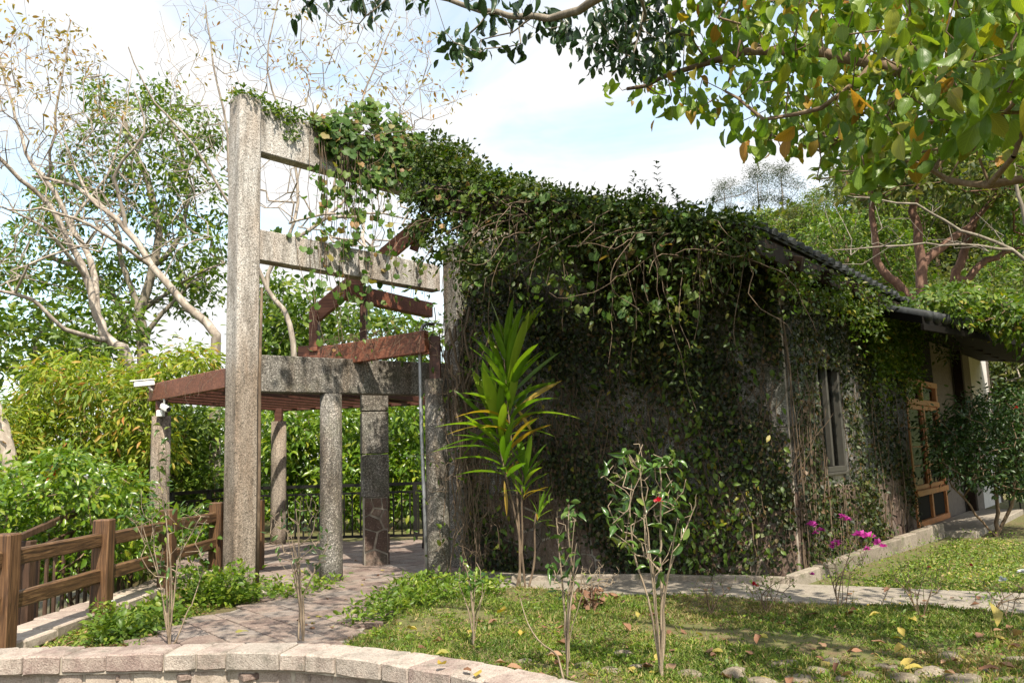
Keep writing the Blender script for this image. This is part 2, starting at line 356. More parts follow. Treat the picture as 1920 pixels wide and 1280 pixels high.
# bark
M['pale_bark'] = mat_bark('pale_bark', (0.13, 0.1, 0.08), (0.3, 0.255, 0.21), (0.5, 0.45, 0.39), 7.0)
M['grey_bark'] = mat_bark('grey_bark', (0.1, 0.085, 0.065), (0.2, 0.17, 0.13), (0.32, 0.28, 0.23))
M['red_bark'] = mat_bark('reddish_bark', (0.06, 0.03, 0.02), (0.13, 0.065, 0.042), (0.22, 0.13, 0.09))
M['brown_bark'] = mat_bark('brown_bark', (0.08, 0.05, 0.03), (0.17, 0.115, 0.07), (0.27, 0.2, 0.13))
M['dry_stem'] = mat_bark('dry_vine_stem', (0.06, 0.04, 0.026), (0.13, 0.09, 0.058), (0.24, 0.18, 0.125), 14)
M['sap_bark'] = mat_bark('pale_sapling_bark', (0.14, 0.105, 0.07), (0.26, 0.2, 0.14), (0.38, 0.31, 0.22), 20)
M['green_stem'] = mat_bark('green_stem', (0.05, 0.06, 0.02), (0.09, 0.11, 0.03), (0.15, 0.16, 0.06), 14)
# leaves
M['L_big'] = mat_leaf('large_drooping_leaf', [(0, (0.073, 0.145, 0.023)), (0.4, (0.126, 0.207, 0.026)), (0.75, (0.194, 0.248, 0.032)), (0.92, (0.239, 0.228, 0.026)), (0.97, (0.298, 0.137, 0.036)), (1, (0.372, 0.261, 0.026))], 0.42, 0.38, veins=0.5)
M['L_dark'] = mat_leaf('dark_glossy_leaf', [(0, (0.014, 0.034, 0.014)), (0.6, (0.024, 0.055, 0.02)), (1, (0.04, 0.08, 0.025))], 0.2, 0.35)
M['L_vine'] = mat_leaf('round_vine_leaf', [(0, (0.045, 0.103, 0.016)), (0.5, (0.077, 0.151, 0.022)), (0.82, (0.129, 0.187, 0.035)), (0.93, (0.220, 0.181, 0.053)), (1, (0.309, 0.169, 0.079))], 0.33, 0.5, veins=0.3)
M['L_roof'] = mat_leaf('roof_creeper_leaf', [(0, (0.023, 0.044, 0.007)), (0.5, (0.043, 0.077, 0.010)), (0.85, (0.076, 0.110, 0.016)), (1, (0.138, 0.125, 0.020))], 0.33, 0.5)
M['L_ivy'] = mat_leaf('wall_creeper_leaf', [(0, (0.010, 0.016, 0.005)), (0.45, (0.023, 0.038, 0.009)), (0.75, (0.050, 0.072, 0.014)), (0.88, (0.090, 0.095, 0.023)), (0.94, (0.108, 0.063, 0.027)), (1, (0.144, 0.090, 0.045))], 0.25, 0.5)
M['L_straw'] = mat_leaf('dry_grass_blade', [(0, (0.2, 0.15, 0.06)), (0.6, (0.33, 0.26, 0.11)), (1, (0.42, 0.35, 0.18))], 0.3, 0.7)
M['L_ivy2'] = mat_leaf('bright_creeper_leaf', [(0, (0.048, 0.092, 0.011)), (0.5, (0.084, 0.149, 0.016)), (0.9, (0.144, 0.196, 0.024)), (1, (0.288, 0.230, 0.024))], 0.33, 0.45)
M['L_yg'] = mat_leaf('yellow_green_leaf', [(0, (0.104, 0.175, 0.017)), (0.5, (0.209, 0.271, 0.026)), (0.85, (0.307, 0.337, 0.037)), (0.975, (0.363, 0.216, 0.047)), (1, (0.418, 0.163, 0.056))], 0.4, 0.5)
M['L_gl'] = mat_leaf('bright_shrub_leaf', [(0, (0.057, 0.125, 0.013)), (0.5, (0.116, 0.208, 0.016)), (0.9, (0.197, 0.277, 0.023)), (1, (0.296, 0.304, 0.032))], 0.35, 0.32, spec=0.6)
M['L_ever'] = mat_leaf('evergreen_leaf', [(0, (0.052, 0.103, 0.016)), (0.5, (0.102, 0.171, 0.023)), (0.85, (0.173, 0.240, 0.033)), (1, (0.244, 0.275, 0.040))], 0.35, 0.45)
M['L_hill'] = mat_leaf('hill_tree_leaf', [(0, (0.040, 0.064, 0.017)), (0.5, (0.082, 0.106, 0.026)), (0.85, (0.140, 0.148, 0.035)), (1, (0.186, 0.169, 0.048))], 0.35, 0.55)
M['L_pine'] = mat_leaf('pine_needle', [(0, (0.035, 0.055, 0.03)), (1, (0.075, 0.1, 0.05))], 0.3, 0.6)
M['L_aut'] = mat_leaf('autumn_leaf', [(0, (0.26, 0.2, 0.05)), (0.5, (0.36, 0.24, 0.06)), (0.8, (0.34, 0.15, 0.05)), (1, (0.2, 0.22, 0.06))], 0.45, 0.5)
M['L_cam'] = mat_leaf('camellia_leaf', [(0, (0.034, 0.083, 0.019)), (0.5, (0.057, 0.127, 0.024)), (0.85, (0.103, 0.176, 0.034)), (1, (0.196, 0.220, 0.043))], 0.25, 0.28, spec=0.6)
M['L_cor'] = mat_leaf('strap_leaf', [(0, (0.084, 0.177, 0.015)), (0.6, (0.149, 0.265, 0.021)), (1, (0.243, 0.335, 0.029))], 0.4, 0.3, spec=0.6)
M['L_cory'] = mat_leaf('yellowing_strap_leaf', [(0, (0.34, 0.22, 0.03)), (0.5, (0.4, 0.28, 0.05)), (1, (0.3, 0.13, 0.03))], 0.4, 0.4)
M['L_bush'] = mat_leaf('dark_bush_leaf', [(0, (0.02, 0.045, 0.014)), (0.6, (0.035, 0.075, 0.02)), (1, (0.06, 0.1, 0.028))], 0.28, 0.4)
M['L_grass'] = mat_leaf('grass_blade', [(0, (0.06, 0.1, 0.016)), (0.4, (0.12, 0.185, 0.026)), (0.75, (0.22, 0.28, 0.045)), (0.9, (0.34, 0.3, 0.12)), (1, (0.4, 0.3, 0.16))], 0.3, 0.6)
M['L_weed'] = mat_leaf('weed_leaf', [(0, (0.079, 0.145, 0.016)), (0.6, (0.132, 0.218, 0.024)), (1, (0.225, 0.266, 0.032))], 0.35, 0.45)
M['D_brown'] = mat_leaf('dead_brown_leaf', [(0, (0.13, 0.06, 0.035)), (0.6, (0.22, 0.115, 0.07)), (1, (0.3, 0.19, 0.12))], 0.15, 0.7)
M['D_yel'] = mat_leaf('fallen_yellow_leaf', [(0, (0.34, 0.25, 0.05)), (0.6, (0.4, 0.32, 0.09)), (1, (0.28, 0.26, 0.06))], 0.25, 0.6)
M['pink'] = mat_leaf('magenta_petal', [(0, (0.42, 0.04, 0.3)), (1, (0.58, 0.09, 0.42))], 0.4, 0.5, (1.3, 0.9, 1.2))
M['redfl'] = mat_leaf('red_petal', [(0, (0.4, 0.012, 0.03)), (1, (0.55, 0.03, 0.06))], 0.3, 0.5, (1.3, 0.8, 0.8))
M['whitefl'] = mat_leaf('white_petal', [(0, (0.7, 0.7, 0.72)), (1, (0.8, 0.8, 0.8))], 0.3, 0.5, (1, 1, 1))
M['orfl'] = mat_leaf('orange_petal', [(0, (0.5, 0.09, 0.02)), (1, (0.6, 0.16, 0.03))], 0.3, 0.5, (1.2, 0.9, 0.5))
M['yelfl'] = mat_leaf('yellow_petal', [(0, (0.6, 0.42, 0.03)), (1, (0.65, 0.5, 0.06))], 0.3, 0.5, (1.1, 1, 0.6))

# ------------------------------------------------------------------ leaf shapes  (x across, y along, z up off the blade)
def tri(f):
    o_ = []
    for q in f:
        for i in range(1, len(q) - 1): o_.append((q[0], q[i], q[i + 1]))
    return np.array(o_)
T4 = (np.array([(0, 0, 0), (0.5, 0.45, 0.1), (0, 1, -0.08), (-0.5, 0.45, 0.1)], float), tri([(0, 1, 2), (0, 2, 3)]))
T8 = (np.array([(0, 0, 0), (0.36, 0.25, 0.07), (0, 0.33, 0), (-0.36, 0.25, 0.07), (0.42, 0.58, 0.06), (0, 0.66, -0.03), (-0.42, 0.58, 0.06), (0, 1, -0.16)], float),
      tri([(0, 1, 2), (0, 2, 3), (2, 1, 4, 5), (2, 5, 6, 3), (5, 4, 7), (5, 7, 6)]))
def grid_leaf(wfun, rows, curl, fold, wave=0.0, seed=0):
    r_ = random.Random(seed); v = []; f = []
    for i in range(rows + 1):
        y = i / rows; w_ = wfun(y); z = -curl * y * y
        a = wave * r_.uniform(-1, 1); b_ = wave * r_.uniform(-1, 1)
        v += [(-w_ / 2, y, z + fold * w_ + a), (0, y, z), (w_ / 2, y, z + fold * w_ + b_)]
        if i: k = 3 * i; f += [(k - 3, k - 2, k + 1, k), (k - 2, k - 1, k + 2, k + 1)]
    return (np.array(v, float), tri(f))
def ovate(y): return max(0.02, math.sin(math.pi * y ** 1.02) ** 0.72) if 0.01 < y < 0.99 else 0.03
def with_stalk(tm):
    v, f = tm; n = len(v); v = np.concatenate([v, np.array([(-.012, -.34, .05), (.012, -.34, .05), (.012, .02, 0), (-.012, .02, 0)])]); return v, np.concatenate([f, np.array([(n, n + 1, n + 2), (n, n + 2, n + 3)])])
BIG = [with_stalk(grid_leaf(ovate, 8, 0.1 + 0.14 * k, 0.1 + .05 * k, 0.045, k)) for k in range(4)]
HEART = []
for k in range(3):
    r_ = random.Random(k); n = 13; v = [(0, 0.3, 0)]
    for i in range(n):
        a = -math.pi / 2 + 2 * math.pi * (i + 0.0) / n
        rr = 0.5 * (1 + 0.1 * math.cos(5 * (a - math.pi / 2)) + r_.uniform(-.04, .04))
        if i == 0: rr = 0.26
        v.append((rr * math.cos(a), 0.42 + rr * math.sin(a), 0.1 * abs(math.cos(a)) - 0.12 * max(0, math.sin(a)) + r_.uniform(-.04, .04)))
    HEART.append((np.array(v, float), tri([(0, 1 + i, 1 + (i + 1) % n) for i in range(n)])))
def strap(y): return 0.16 + 0.84 * math.sin(math.pi * min(1, y ** 1.05)) ** 0.9 if y < 0.97 else 0.03
STRAP = [grid_leaf(strap, 9, 0.04 + 0.16 * k, 0.022, 0.004, k) for k in range(4)]
DEAD = [grid_leaf(ovate, 4, -0.25 + 0.2 * k, 0.3 - 0.1 * k, 0.09, k + 9) for k in range(4)]

def jitter_dir(d, amt):
    return nrm(d + rng.normal(0, amt, d.shape))
def leafcloud(Pp, A, N, S, tmpl, width=0.6, width_var=0.15):
    """arrays of leaf bases, blade directions, up hints and lengths -> V, T, uv"""
    Pp = np.asarray(Pp, float); n = len(Pp); tv, tf = tmpl
    A = nrm(A); sd_ = nrm(np.cross(A, N)); N = np.cross(sd_, A)
    w_ = S * width * (1 + rng.uniform(-width_var, width_var, n))
    V = (Pp[:, None, :] + (tv[None, :, 0:1] * w_[:, None, None]) * sd_[:, None, :] + (tv[None, :, 1:2] * S[:, None, None]) * A[:, None, :]
         + (tv[None, :, 2:3] * S[:, None, None]) * N[:, None, :])
    T = (tf[None] + (np.arange(n) * len(tv))[:, None, None]).reshape(-1, 3)
    uv = np.tile(np.stack([tv[:, 0] + 0.5, tv[:, 1]], -1), (n, 1))
    return V.reshape(-1, 3), T, uv
def leaves_obj(name, clouds, mats, parent, kind=None, smooth=True):
    """clouds: list of (V,T,uv,mat index)"""
    org = ORG[parent.name] if parent is not None else V3(0, 0, 0)
    Vs, Ts, Us, Mi, n = [], [], [], [], 0
    for V, T, U, k in clouds:
        Vs.append(V); Ts.append(T + n); Us.append(U); Mi.append(np.full(len(T), k)); n += len(V)
    me = mesh_np(name, np.concatenate(Vs) - org, np.concatenate(Ts), np.concatenate(Us), smooth, mats, np.concatenate(Mi))
    o = link(name, me, parent)
    if kind: o['kind'] = kind
    return o
def single_mesh(name, tmpl, width, mat):
    tv, tf = tmpl; V = tv.copy(); V[:, 0] *= width
    return mesh_np(name, V, tf, np.stack([tv[:, 0] + 0.5, tv[:, 1]], -1), True, [mat])
def leaf_parts(name, Pp, A, N, S, meshes, parent, picks=None, curl=(.3, 2.4)):
    """every leaf an object of its own, mesh data shared"""
    A = nrm(A); sd_ = nrm(np.cross(A, N)); N = np.cross(sd_, A); org = ORG[parent.name]
    for i in range(len(Pp)):
        me = meshes[rnd.randrange(len(meshes))] if picks is None else meshes[picks[i]]
        o = bpy.data.objects.new(name, me); COL.objects.link(o); o.parent = parent
        mt_ = Matrix(((sd_[i][0], A[i][0], N[i][0]), (sd_[i][1], A[i][1], N[i][1]), (sd_[i][2], A[i][2], N[i][2])))
        o.rotation_mode = 'QUATERNION'; o.rotation_quaternion = mt_.to_quaternion()
        o.location = tuple(Pp[i] - org); o.scale = (S[i] * rnd.uniform(.78, 1.12), S[i], S[i] * rnd.uniform(*curl))
def front_first(Pp, S, n):              # indices of the n leaves that show largest
    sc_ = np.array(S) / np.maximum(0.5, Pp[:, 1]); q = np.array([proj(p) for p in Pp])
    inside = (q[:, 0] > -20) & (q[:, 0] < 1940) & (q[:, 1] > -20) & (q[:, 1] < 1300)
    key = np.where(inside, sc_, -1)
    return np.argsort(-key)[:n]

# ------------------------------------------------------------------ plant skeletons
def in_poly(x, y, poly):
    c = False; n = len(poly); j = n - 1
    for i in range(n):
        xi, yi = poly[i]; xj, yj = poly[j]
        if (yi > y) != (yj > y) and x < (xj - xi) * (y - yi) / (yj - yi) + xi: c = not c
        j = i
    return c
def px_points(poly, n, dfun, dvar):
    xs = [p[0] for p in poly]; ys = [p[1] for p in poly]; out_ = []
    while len(out_) < n:
        x = rnd.uniform(min(xs), max(xs)); y = rnd.uniform(min(ys), max(ys))
        if in_poly(x, y, poly): out_.append(P(x, y, (dfun(x, y) if callable(dfun) else dfun) + rnd.uniform(-dvar, dvar)))
    return np.array(out_)
def smooth_line(L):
    if len(L) < 3: return L
    A = np.array(L); o_ = [A[0]]
    for i in range(len(A) - 1):
        p0 = A[max(0, i - 1)]; p1 = A[i]; p2 = A[i + 1]; p3 = A[min(len(A) - 1, i + 2)]
        for u in (1 / 3, 2 / 3, 1.0):
            o_.append(0.5 * (2 * p1 + (p2 - p0) * u + (2 * p0 - 5 * p1 + 4 * p2 - p3) * u * u + (3 * p1 - p0 - 3 * p2 + p3) * u ** 3))
    return o_
def skeleton(limbs, targets, step=0.35, wob=0.06, tip=0.004, power=2.3, sag=0.0, limb_r=None, rmax=None, rise=0.8, curve=0.55):
    """limbs: list of point lists (first starts at the base). Every target is joined to the nearest wood. -> list of (pts, radii)"""
    pos, par, lines, fixed = [], [], [], []
    for li, L in enumerate(limbs):
        L = smooth_line([V3(*q) for q in L]); pts = [L[0]]
        for a, b_ in zip(L[:-1], L[1:]):
            k = max(1, int(np.linalg.norm(b_ - a) / step))
            for i in range(1, k + 1):
                q = a + (b_ - a) * i / k
                if i < k or True: q = q + np.array([rnd.gauss(0, 1) for _ in range(3)]) * wob * step * 0.5
                pts.append(q)
        ids = []
        if pos:
            d = np.linalg.norm(np.array(pos) - pts[0], axis=1); a0 = int(d.argmin())
            if d[a0] < step * 1.5: ids.append(a0); pts = pts[1:]
        for q in pts:
            pos.append(q); par.append(ids[-1] if ids else -1); ids.append(len(pos) - 1)
            fixed.append(ids[-1])
        lines.append((ids, li))
    base = pos[0]
    order = np.argsort(np.linalg.norm(np.asarray(targets) - base, axis=1)) if len(targets) else []
    arr = np.zeros((len(pos) + len(order) * 40 + 10, 3)); arr[:len(pos)] = pos; n = len(pos)
    par = list(par) + []
    for ti in order:
        tg = targets[ti]; d2 = ((arr[:n] - tg) ** 2).sum(1)
        cu = (tg[2] - arr[:n, 2]) / (np.sqrt(d2) + 1e-6)
        a0 = int((d2 * (1 + rise * (1 - cu))).argmin()); a = arr[a0]; L = math.sqrt(d2[a0]); k = min(12, max(1, int(L / step)))
        ids = [a0]; off = np.array([rnd.gauss(0, 1) for _ in range(3)]) * wob * L
        off[2] += sag * L
        pd = arr[a0] - arr[par[a0]] if par[a0] >= 0 else V3(0, 0, 1); pd = nrm(pd) * L * curve - (tg - a) * (curve * .5)
        for i in range(1, k + 1):
            u = i / k; q = a + (tg - a) * u + off * (u * (1 - u) * 4) + pd * (u * (1 - u) ** 2 * 2.2) + (np.array([rnd.gauss(0, 1) for _ in range(3)]) * wob * step * 0.6 if i < k else 0)
            arr[n] = q; par.append(ids[-1]); ids.append(n); n += 1
        lines.append((ids, None))
    r = np.zeros(n); 
    acc = np.zeros(n)
    for i in range(n - 1, -1, -1):
        r[i] = max(tip, acc[i] ** (1 / power)) if acc[i] > 0 else tip
        if par[i] >= 0: acc[par[i]] += r[i] ** power
    if limb_r:
        for ids, li in lines:
            if li is not None and li < len(limb_r) and limb_r[li]:
                r0, r1 = limb_r[li]
                for j, q in enumerate(ids):
                    if j == 0 and li > 0: continue
                    r[q] = max(min(r[q], r0 * 1.3), r0 + (r1 - r0) * j / max(1, len(ids) - 1))
    if rmax: r = np.minimum(r, rmax)
    res = []
    for ids, li in lines:
        if len(ids) < 2: continue
        p_ = arr[ids]; rr = r[ids].copy()
        if li is None or li > 0: rr[0] = min(rr[0], rr[1] * 1.25)
        res.append((p_, rr))
    return res
def cluster_leaves(C, per, spread, size, droop=0.3, up=0.5, out_from=None, sizevar=0.45, flat=0.7):
    """leaves strewn round cluster centres"""
    C = np.asarray(C); n = len(C) * per
    off = rng.normal(0, 1, (n, 3)) * spread * np.array([1, 1, flat])
    Pp = np.repeat(C, per, 0) + off
    A = nrm(off + rng.normal(0, 0.6, (n, 3)) * spread) ; A[:, 2] -= droop
    N = rng.normal(0, 0.55, (n, 3)); N[:, 2] += up + 0.2; N[:, 1] -= 0.15
    S = size * (1 + rng.uniform(-sizevar, sizevar, n))
    return Pp, nrm(A), nrm(N), S
# ================================================================== THE GROUND
def sheet(name, poly, z, mat, kind='structure'):
    bm = bmesh.new(); f = bm.faces.new([bm.verts.new((x, y, z)) for x, y in poly]); bmesh.ops.recalc_face_normals(bm, faces=bm.faces)
    if f.normal.z < 0: f.normal_flip()
    bmesh.ops.triangulate(bm, faces=[f]); me = bpy.data.meshes.new(name); bm.to_mesh(me); bm.free(); me.materials.append(mat)
    o = link(name, me); o['kind'] = kind; return o
WALLC = [(-6.2, 6.62), (-4.6, 6.42), (-3.2, 6.36), (-2.2, 6.34), (-1.55, 6.22), (-0.95, 5.92), (-0.42, 5.55), (0.1, 5.1), (0.55, 4.6), (0.9, 4.1), (1.1, 3.6)]   # centre line of the low wall's cap
def sstep(x): x = np.clip(x, 0, 1); return x * x * (3 - 2 * x)
def hill_h(x, y):
    h = 21.0 * sstep((x - 5 + 0.05 * y) / 22.0) * sstep((y - 26) / 46.0)
    h = h + 26.0 * sstep((x - 22) / 60.0) * sstep((y - 45) / 70.0)
    return h + 1.2 * np.sin(x * 0.21 + 1) * np.sin(y * 0.17) * sstep((y - 28) / 20)
def grid_mesh(name, xs, ys, zf, mat, kind='structure'):
    X, Y = np.meshgrid(xs, ys); Z = zf(X, Y); nx, ny = len(xs), len(ys)
    V = np.stack([X, Y, Z], -1).reshape(-1, 3); i = (np.arange(ny - 1)[:, None] * nx + np.arange(nx - 1)[None, :]).reshape(-1)
    T = np.concatenate([np.stack([i, i + 1, i + nx + 1], -1), np.stack([i, i + nx + 1, i + nx], -1)])
    o = link(name, mesh_np(name, V, T, smooth=True, mats=[mat])); o['kind'] = kind; return o
def valley(x, y): return -0.62 - 5.0 * sstep((-x - 6) / 20.0) * sstep((y - 5) / 10)
grid_mesh('ground', np.concatenate([np.linspace(-1200, -60, 12), np.linspace(-50, 60, 56), np.linspace(75, 1200, 12)]),
          np.concatenate([np.linspace(-300, -10, 8), np.linspace(-5, 90, 48), np.linspace(110, 1500, 12)]), valley, M['earth'])
grid_mesh('hillside', np.linspace(0, 200, 60), np.linspace(25, 200, 50), lambda x, y: hill_h(x, y) - 0.75, M['hill'])
TERR = [(-6.2, 6.7)] + [(x, y + 0.06) for x, y in WALLC[1:]] + [(2.2, 2.2), (8, -1), (45, -1), (45, 40), (-7, 40), (-7, 18.0), (-6.3, 12.8), (-4.6, 12.2), (-4.6, 6.9)]
bm = bmesh.new(); top = [bm.verts.new((x, y, 0)) for x, y in TERR]; low = [bm.verts.new((x, y, -0.8)) for x, y in TERR]
f = bm.faces.new(top); k = len(TERR)
for i in range(k): bm.faces.new((top[i], top[(i + 1) % k], low[(i + 1) % k], low[i]))
bmesh.ops.recalc_face_normals(bm, faces=bm.faces); bmesh.ops.triangulate(bm, faces=[f])
me = bpy.data.meshes.new('terrace'); bm.to_mesh(me); bm.free(); me.materials.append(M['soil']); o = link('terrace', me); o['kind'] = 'structure'

# grey concrete path in front of the house: runs from the patio towards the right
PA, PB = G(1000, 1082), G(1920, 1120); PC, PD = G(1050, 1122), G(1920, 1172)
PD_ = nrm(PB - PA)[:2]; PN_ = V3(PD_[1], -PD_[0])
back0 = PA[:2] - PD_ * 0.7; wid = 1.06
cp = thing('concrete_path', None, None, (back0[0], back0[1], 0), kind='structure')
L0 = 0.0
while L0 < 13:
    L1 = L0 + 1.6
    poly = [back0 + PD_ * (L0 + .006), back0 + PD_ * (L1 - .006), back0 + PD_ * (L1 - .006) + PN_ * wid, back0 + PD_ * (L0 + .006) + PN_ * wid]
    MB().prism([(q[0], q[1], -0.1) for q in poly], (0, 0, 1), 0.145 + rnd.uniform(0, .006)).build('slab', M['slab'], cp, bevel=0.008)
    L0 = L1
def path_back(x): t_ = (x - back0[0]) / PD_[0]; return back0[1] + PD_[1] * t_
def path_front(x): q = back0 + PN_ * wid; t_ = (x - q[0]) / PD_[0]; return q[1] + PD_[1] * t_
def wall_back(x):
    for a, b_ in zip(WALLC[:-1], WALLC[1:]):
        if a[0] <= x <= b_[0]: return a[1] + (b_[1] - a[1]) * (x - a[0]) / (b_[0] - a[0]) + 0.16
    return 2.5

# brick-red pavers: curved path from the wall to the patio, and the patio floor
PATH = [(-3.35, 6.5), (-1.4, 6.2), (-1.4, 7.1), (-1.45, 8.4), (-1.15, 9.4), (-0.75, 9.75), (-0.45, 10.4), (-0.75, 11.5), (-1.2, 12.2), (0.6, 15.6), (-5.6, 16.4), (-5.7, 12.9), (-4.2, 11.9), (-3.3, 10.4), (-2.75, 9.75), (-2.95, 9.2), (-3.15, 8.4), (-3.35, 7.4)]
pv = thing('paved_patio', None, None, (-2.4, 10.5, 0), kind='structure')
cs = math.cos(math.radians(38)); sn = math.sin(math.radians(38)); tw, tl = 0.34, 0.34
bed = MB().prism([(x, y, -0.05) for x, y in PATH], (0, 0, 1), 0.062); bed.build('mortar_bed', M['mortar'], pv)
tiles = []
for i in range(-60, 60):
    for j in range(-60, 60):
        u, v = (i + 0.5) * tw, (j + 0.5) * tl
        x = -2.4 + u * cs - v * sn; y = 10.5 + u * sn + v * cs
        if in_poly(x, y, PATH): tiles.append((y, x))
tiles.sort()
base_t = None
pm = []
for k in range(4):
    mb = MB().obox((0, 0, 0.006), (1, 0, 0), (0, 1, 0), (0, 0, 1), tw / 2 - 0.008, tl / 2 - 0.008, 0.02, 0.003); me = mb.mesh('paver', 0.006); me.materials.append(M['paver']); pm.append(me)
for n_, (y, x) in enumerate(tiles[:300]):
    o = link('paver', pm[n_ % 4], pv, (x, y, 0.012 + rnd.uniform(-.002, .003))); o.rotation_euler = (rnd.uniform(-.006, .006), rnd.uniform(-.006, .006), math.radians(38 + 90 * rnd.randrange(4)))
if len(tiles) > 300:
    mb = MB()
    for (y, x) in tiles[300:]: mb.obox((x, y, 0.018), (cs, sn, 0), (-sn, cs, 0), (0, 0, 1), tw / 2 - 0.006, tl / 2 - 0.006, 0.02)
    mb.build('far_pavers', M['paver'], pv)['kind'] = 'stuff'

# lawn: a slightly uneven mossy sheet over the terrace
def lawn_z(x, y): return 0.016 + 0.022 * np.sin(x * 2.1 + 0.7) * np.sin(y * 2.7) + 0.012 * np.sin(x * 5.3 + y * 4.1)
us = np.linspace(0, 1, 60); xs = np.concatenate([np.linspace(-1.45, 4, 70), np.linspace(4.1, 14, 50)])
V = np.zeros((len(us), len(xs), 3))
for j, x in enumerate(xs):
    y0 = wall_back(x) if x < 1.0 else 2.5
    if x < -0.9: y1 = 7.0 + (x + 1.45) * 4.6
    else: y1 = path_front(x) - 0.02
    for i, u in enumerate(us):
        y = y0 + (y1 - y0) * u; V[i, j] = (x, y, lawn_z(x, y) + 0.012)
i = (np.arange(len(us) - 1)[:, None] * len(xs) + np.arange(len(xs) - 1)[None, :]).reshape(-1); nx = len(xs)
T = np.concatenate([np.stack([i, i + 1, i + nx + 1], -1), np.stack([i, i + nx + 1, i + nx], -1)])
o = link('lawn', mesh_np('lawn', V.reshape(-1, 3), T, smooth=True, mats=[M['soil']])); o['kind'] = 'structure'
def lawn2_z(x, y): return 0.02 + 0.02 * np.sin(x * 1.7) * np.sin(y * 1.9 + .5)

# ================================================================== LOW STONE WALL IN FRONT
def curve_pts(C, n=400):
    C = np.array(C, float); d = np.concatenate([[0], np.cumsum(np.linalg.norm(np.diff(C, axis=0), axis=1))])
    # Catmull-like smoothing
    s = np.linspace(0, d[-1], n); q = np.stack([np.interp(s, d, C[:, 0]), np.interp(s, d, C[:, 1])], -1)
    for _ in range(60): q[1:-1] = 0.25 * q[:-2] + 0.5 * q[1:-1] + 0.25 * q[2:]
    return q
cw = curve_pts(WALLC); cl = np.concatenate([[0], np.cumsum(np.linalg.norm(np.diff(cw, axis=0), axis=1))])
def on_wall(s):
    x = np.interp(s, cl, cw[:, 0]); y = np.interp(s, cl, cw[:, 1]); e = 0.03
    t_ = nrm(V3(np.interp(s + e, cl, cw[:, 0]) - np.interp(s - e, cl, cw[:, 0]), np.interp(s + e, cl, cw[:, 1]) - np.interp(s - e, cl, cw[:, 1]), 0))
    return V3(x, y, 0), t_, V3(t_[1], -t_[0], 0)        # point, along, outward (towards the camera)
lw = thing('low_stone_wall', 'low garden wall of pinkish stone blocks with rough cap stones curving along the front', 'wall', (-2.0, 6.3, -0.6))
def wall_stone(s0, s1, o0, o1, z0, z1, jit, gap=0.006):
    vs = []; n = 3
    for z in (z0, z1):
        for of in (o0, o1):
            for i in range(n + 1):
                p_, t_, nn = on_wall(s0 + gap + (s1 - s0 - 2 * gap) * i / n)
                q = p_ + nn * of; vs.append((q[0] + rnd.uniform(-jit, jit), q[1] + rnd.uniform(-jit, jit), z + rnd.uniform(-jit, jit)))
    m_ = n + 1; f = []
    for i in range(n):
        f += [(i, i + 1, m_ + i + 1, m_ + i)[::-1], (2 * m_ + i, 2 * m_ + i + 1, 3 * m_ + i + 1, 3 * m_ + i), (m_ + i, m_ + i + 1, 3 * m_ + i + 1, 3 * m_ + i), (i, 2 * m_ + i, 2 * m_ + i + 1, i + 1)]
    f += [(0, m_, 3 * m_, 2 * m_), (n, 2 * m_ + n, 3 * m_ + n, m_ + n)]
    return MB().add(vs, f)
mv, mf = [], []
for i in range(90):
    p_, t_, nn = on_wall(cl[-1] * i / 89)
    for of, z in ((-.14, -.6), (-.14, .178), (.15, .178), (.15, .06), (.112, .06), (.112, -.6)): q = p_ + nn * of; mv.append((q[0], q[1], z))
    if i: k = 6 * i; mf += [(k - 6 + a, k - 5 + a, k + 1 + a, k + a) for a in range(5)]
MB().add(mv, mf).build('mortar_core', M['mortar'], lw)
s = 0.05
while s < cl[-1] - 0.3:
    L = rnd.choice([0.27, 0.33, 0.38, 0.42, 0.24])
    wall_stone(s, s + L, -0.16 + rnd.uniform(-.01, .01), 0.17 + rnd.uniform(-.006, .008), 0.07, 0.19 + rnd.uniform(-.005, .006), 0.006).build('cap_stone', M['capstone'], lw, bevel=0.01)
    s += L
s = 0.0
while s < cl[-1] - 0.35:
    L = rnd.choice([0.36, 0.42, 0.3, 0.22])
    wall_stone(s, s + L, -0.11, 0.125 + rnd.uniform(-.01, .012), -0.3, 0.064, 0.006).build('block', M['block'], lw, bevel=0.012)
    wall_stone(s - 0.15, s + L - 0.15, -0.11, 0.125 + rnd.uniform(-.01, .012), -0.66, -0.305, 0.006).build('block', M['block'], lw, bevel=0.012)
    s += L

# ================================================================== CONCRETE FRAME (tall post with three beams running to the house)
D45 = nrm(V3(0.665, 0.745, 0)); N45 = V3(D45[1], -D45[0], 0)       # along the beams; their outward face
C1 = V3(-3.35, 10.17, 0)
fr = thing('concrete_frame', 'tall exposed aggregate concrete post with three beams running back to the house', 'frame', (C1[0], C1[1], 0))
hw = 0.155; ch = 0.03
def post_poly(c, hx, hy, ch_, ax, ay):
    pts = [(-hx + ch_, -hy), (hx - ch_, -hy), (hx, -hy + ch_), (hx, hy - ch_), (hx - ch_, hy), (-hx + ch_, hy), (-hx, hy - ch_), (-hx, -hy + ch_)]
    return [V3(*c) + V3(*ax) * a + V3(*ay) * b_ for a, b_ in pts]
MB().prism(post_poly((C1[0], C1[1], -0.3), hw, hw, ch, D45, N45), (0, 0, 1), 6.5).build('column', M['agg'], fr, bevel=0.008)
def beam(s0, s1, z0, z1, w_=0.2, name='beam', mat='agg', off=0.0):
    a = C1 + D45 * s0 + N45 * off; b_ = C1 + D45 * s1 + N45 * off; a[2] = b_[2] = (z0 + z1) / 2
    return MB().bar(a, b_, w_, z1 - z0).build(name, M[mat], fr, bevel=0.01)
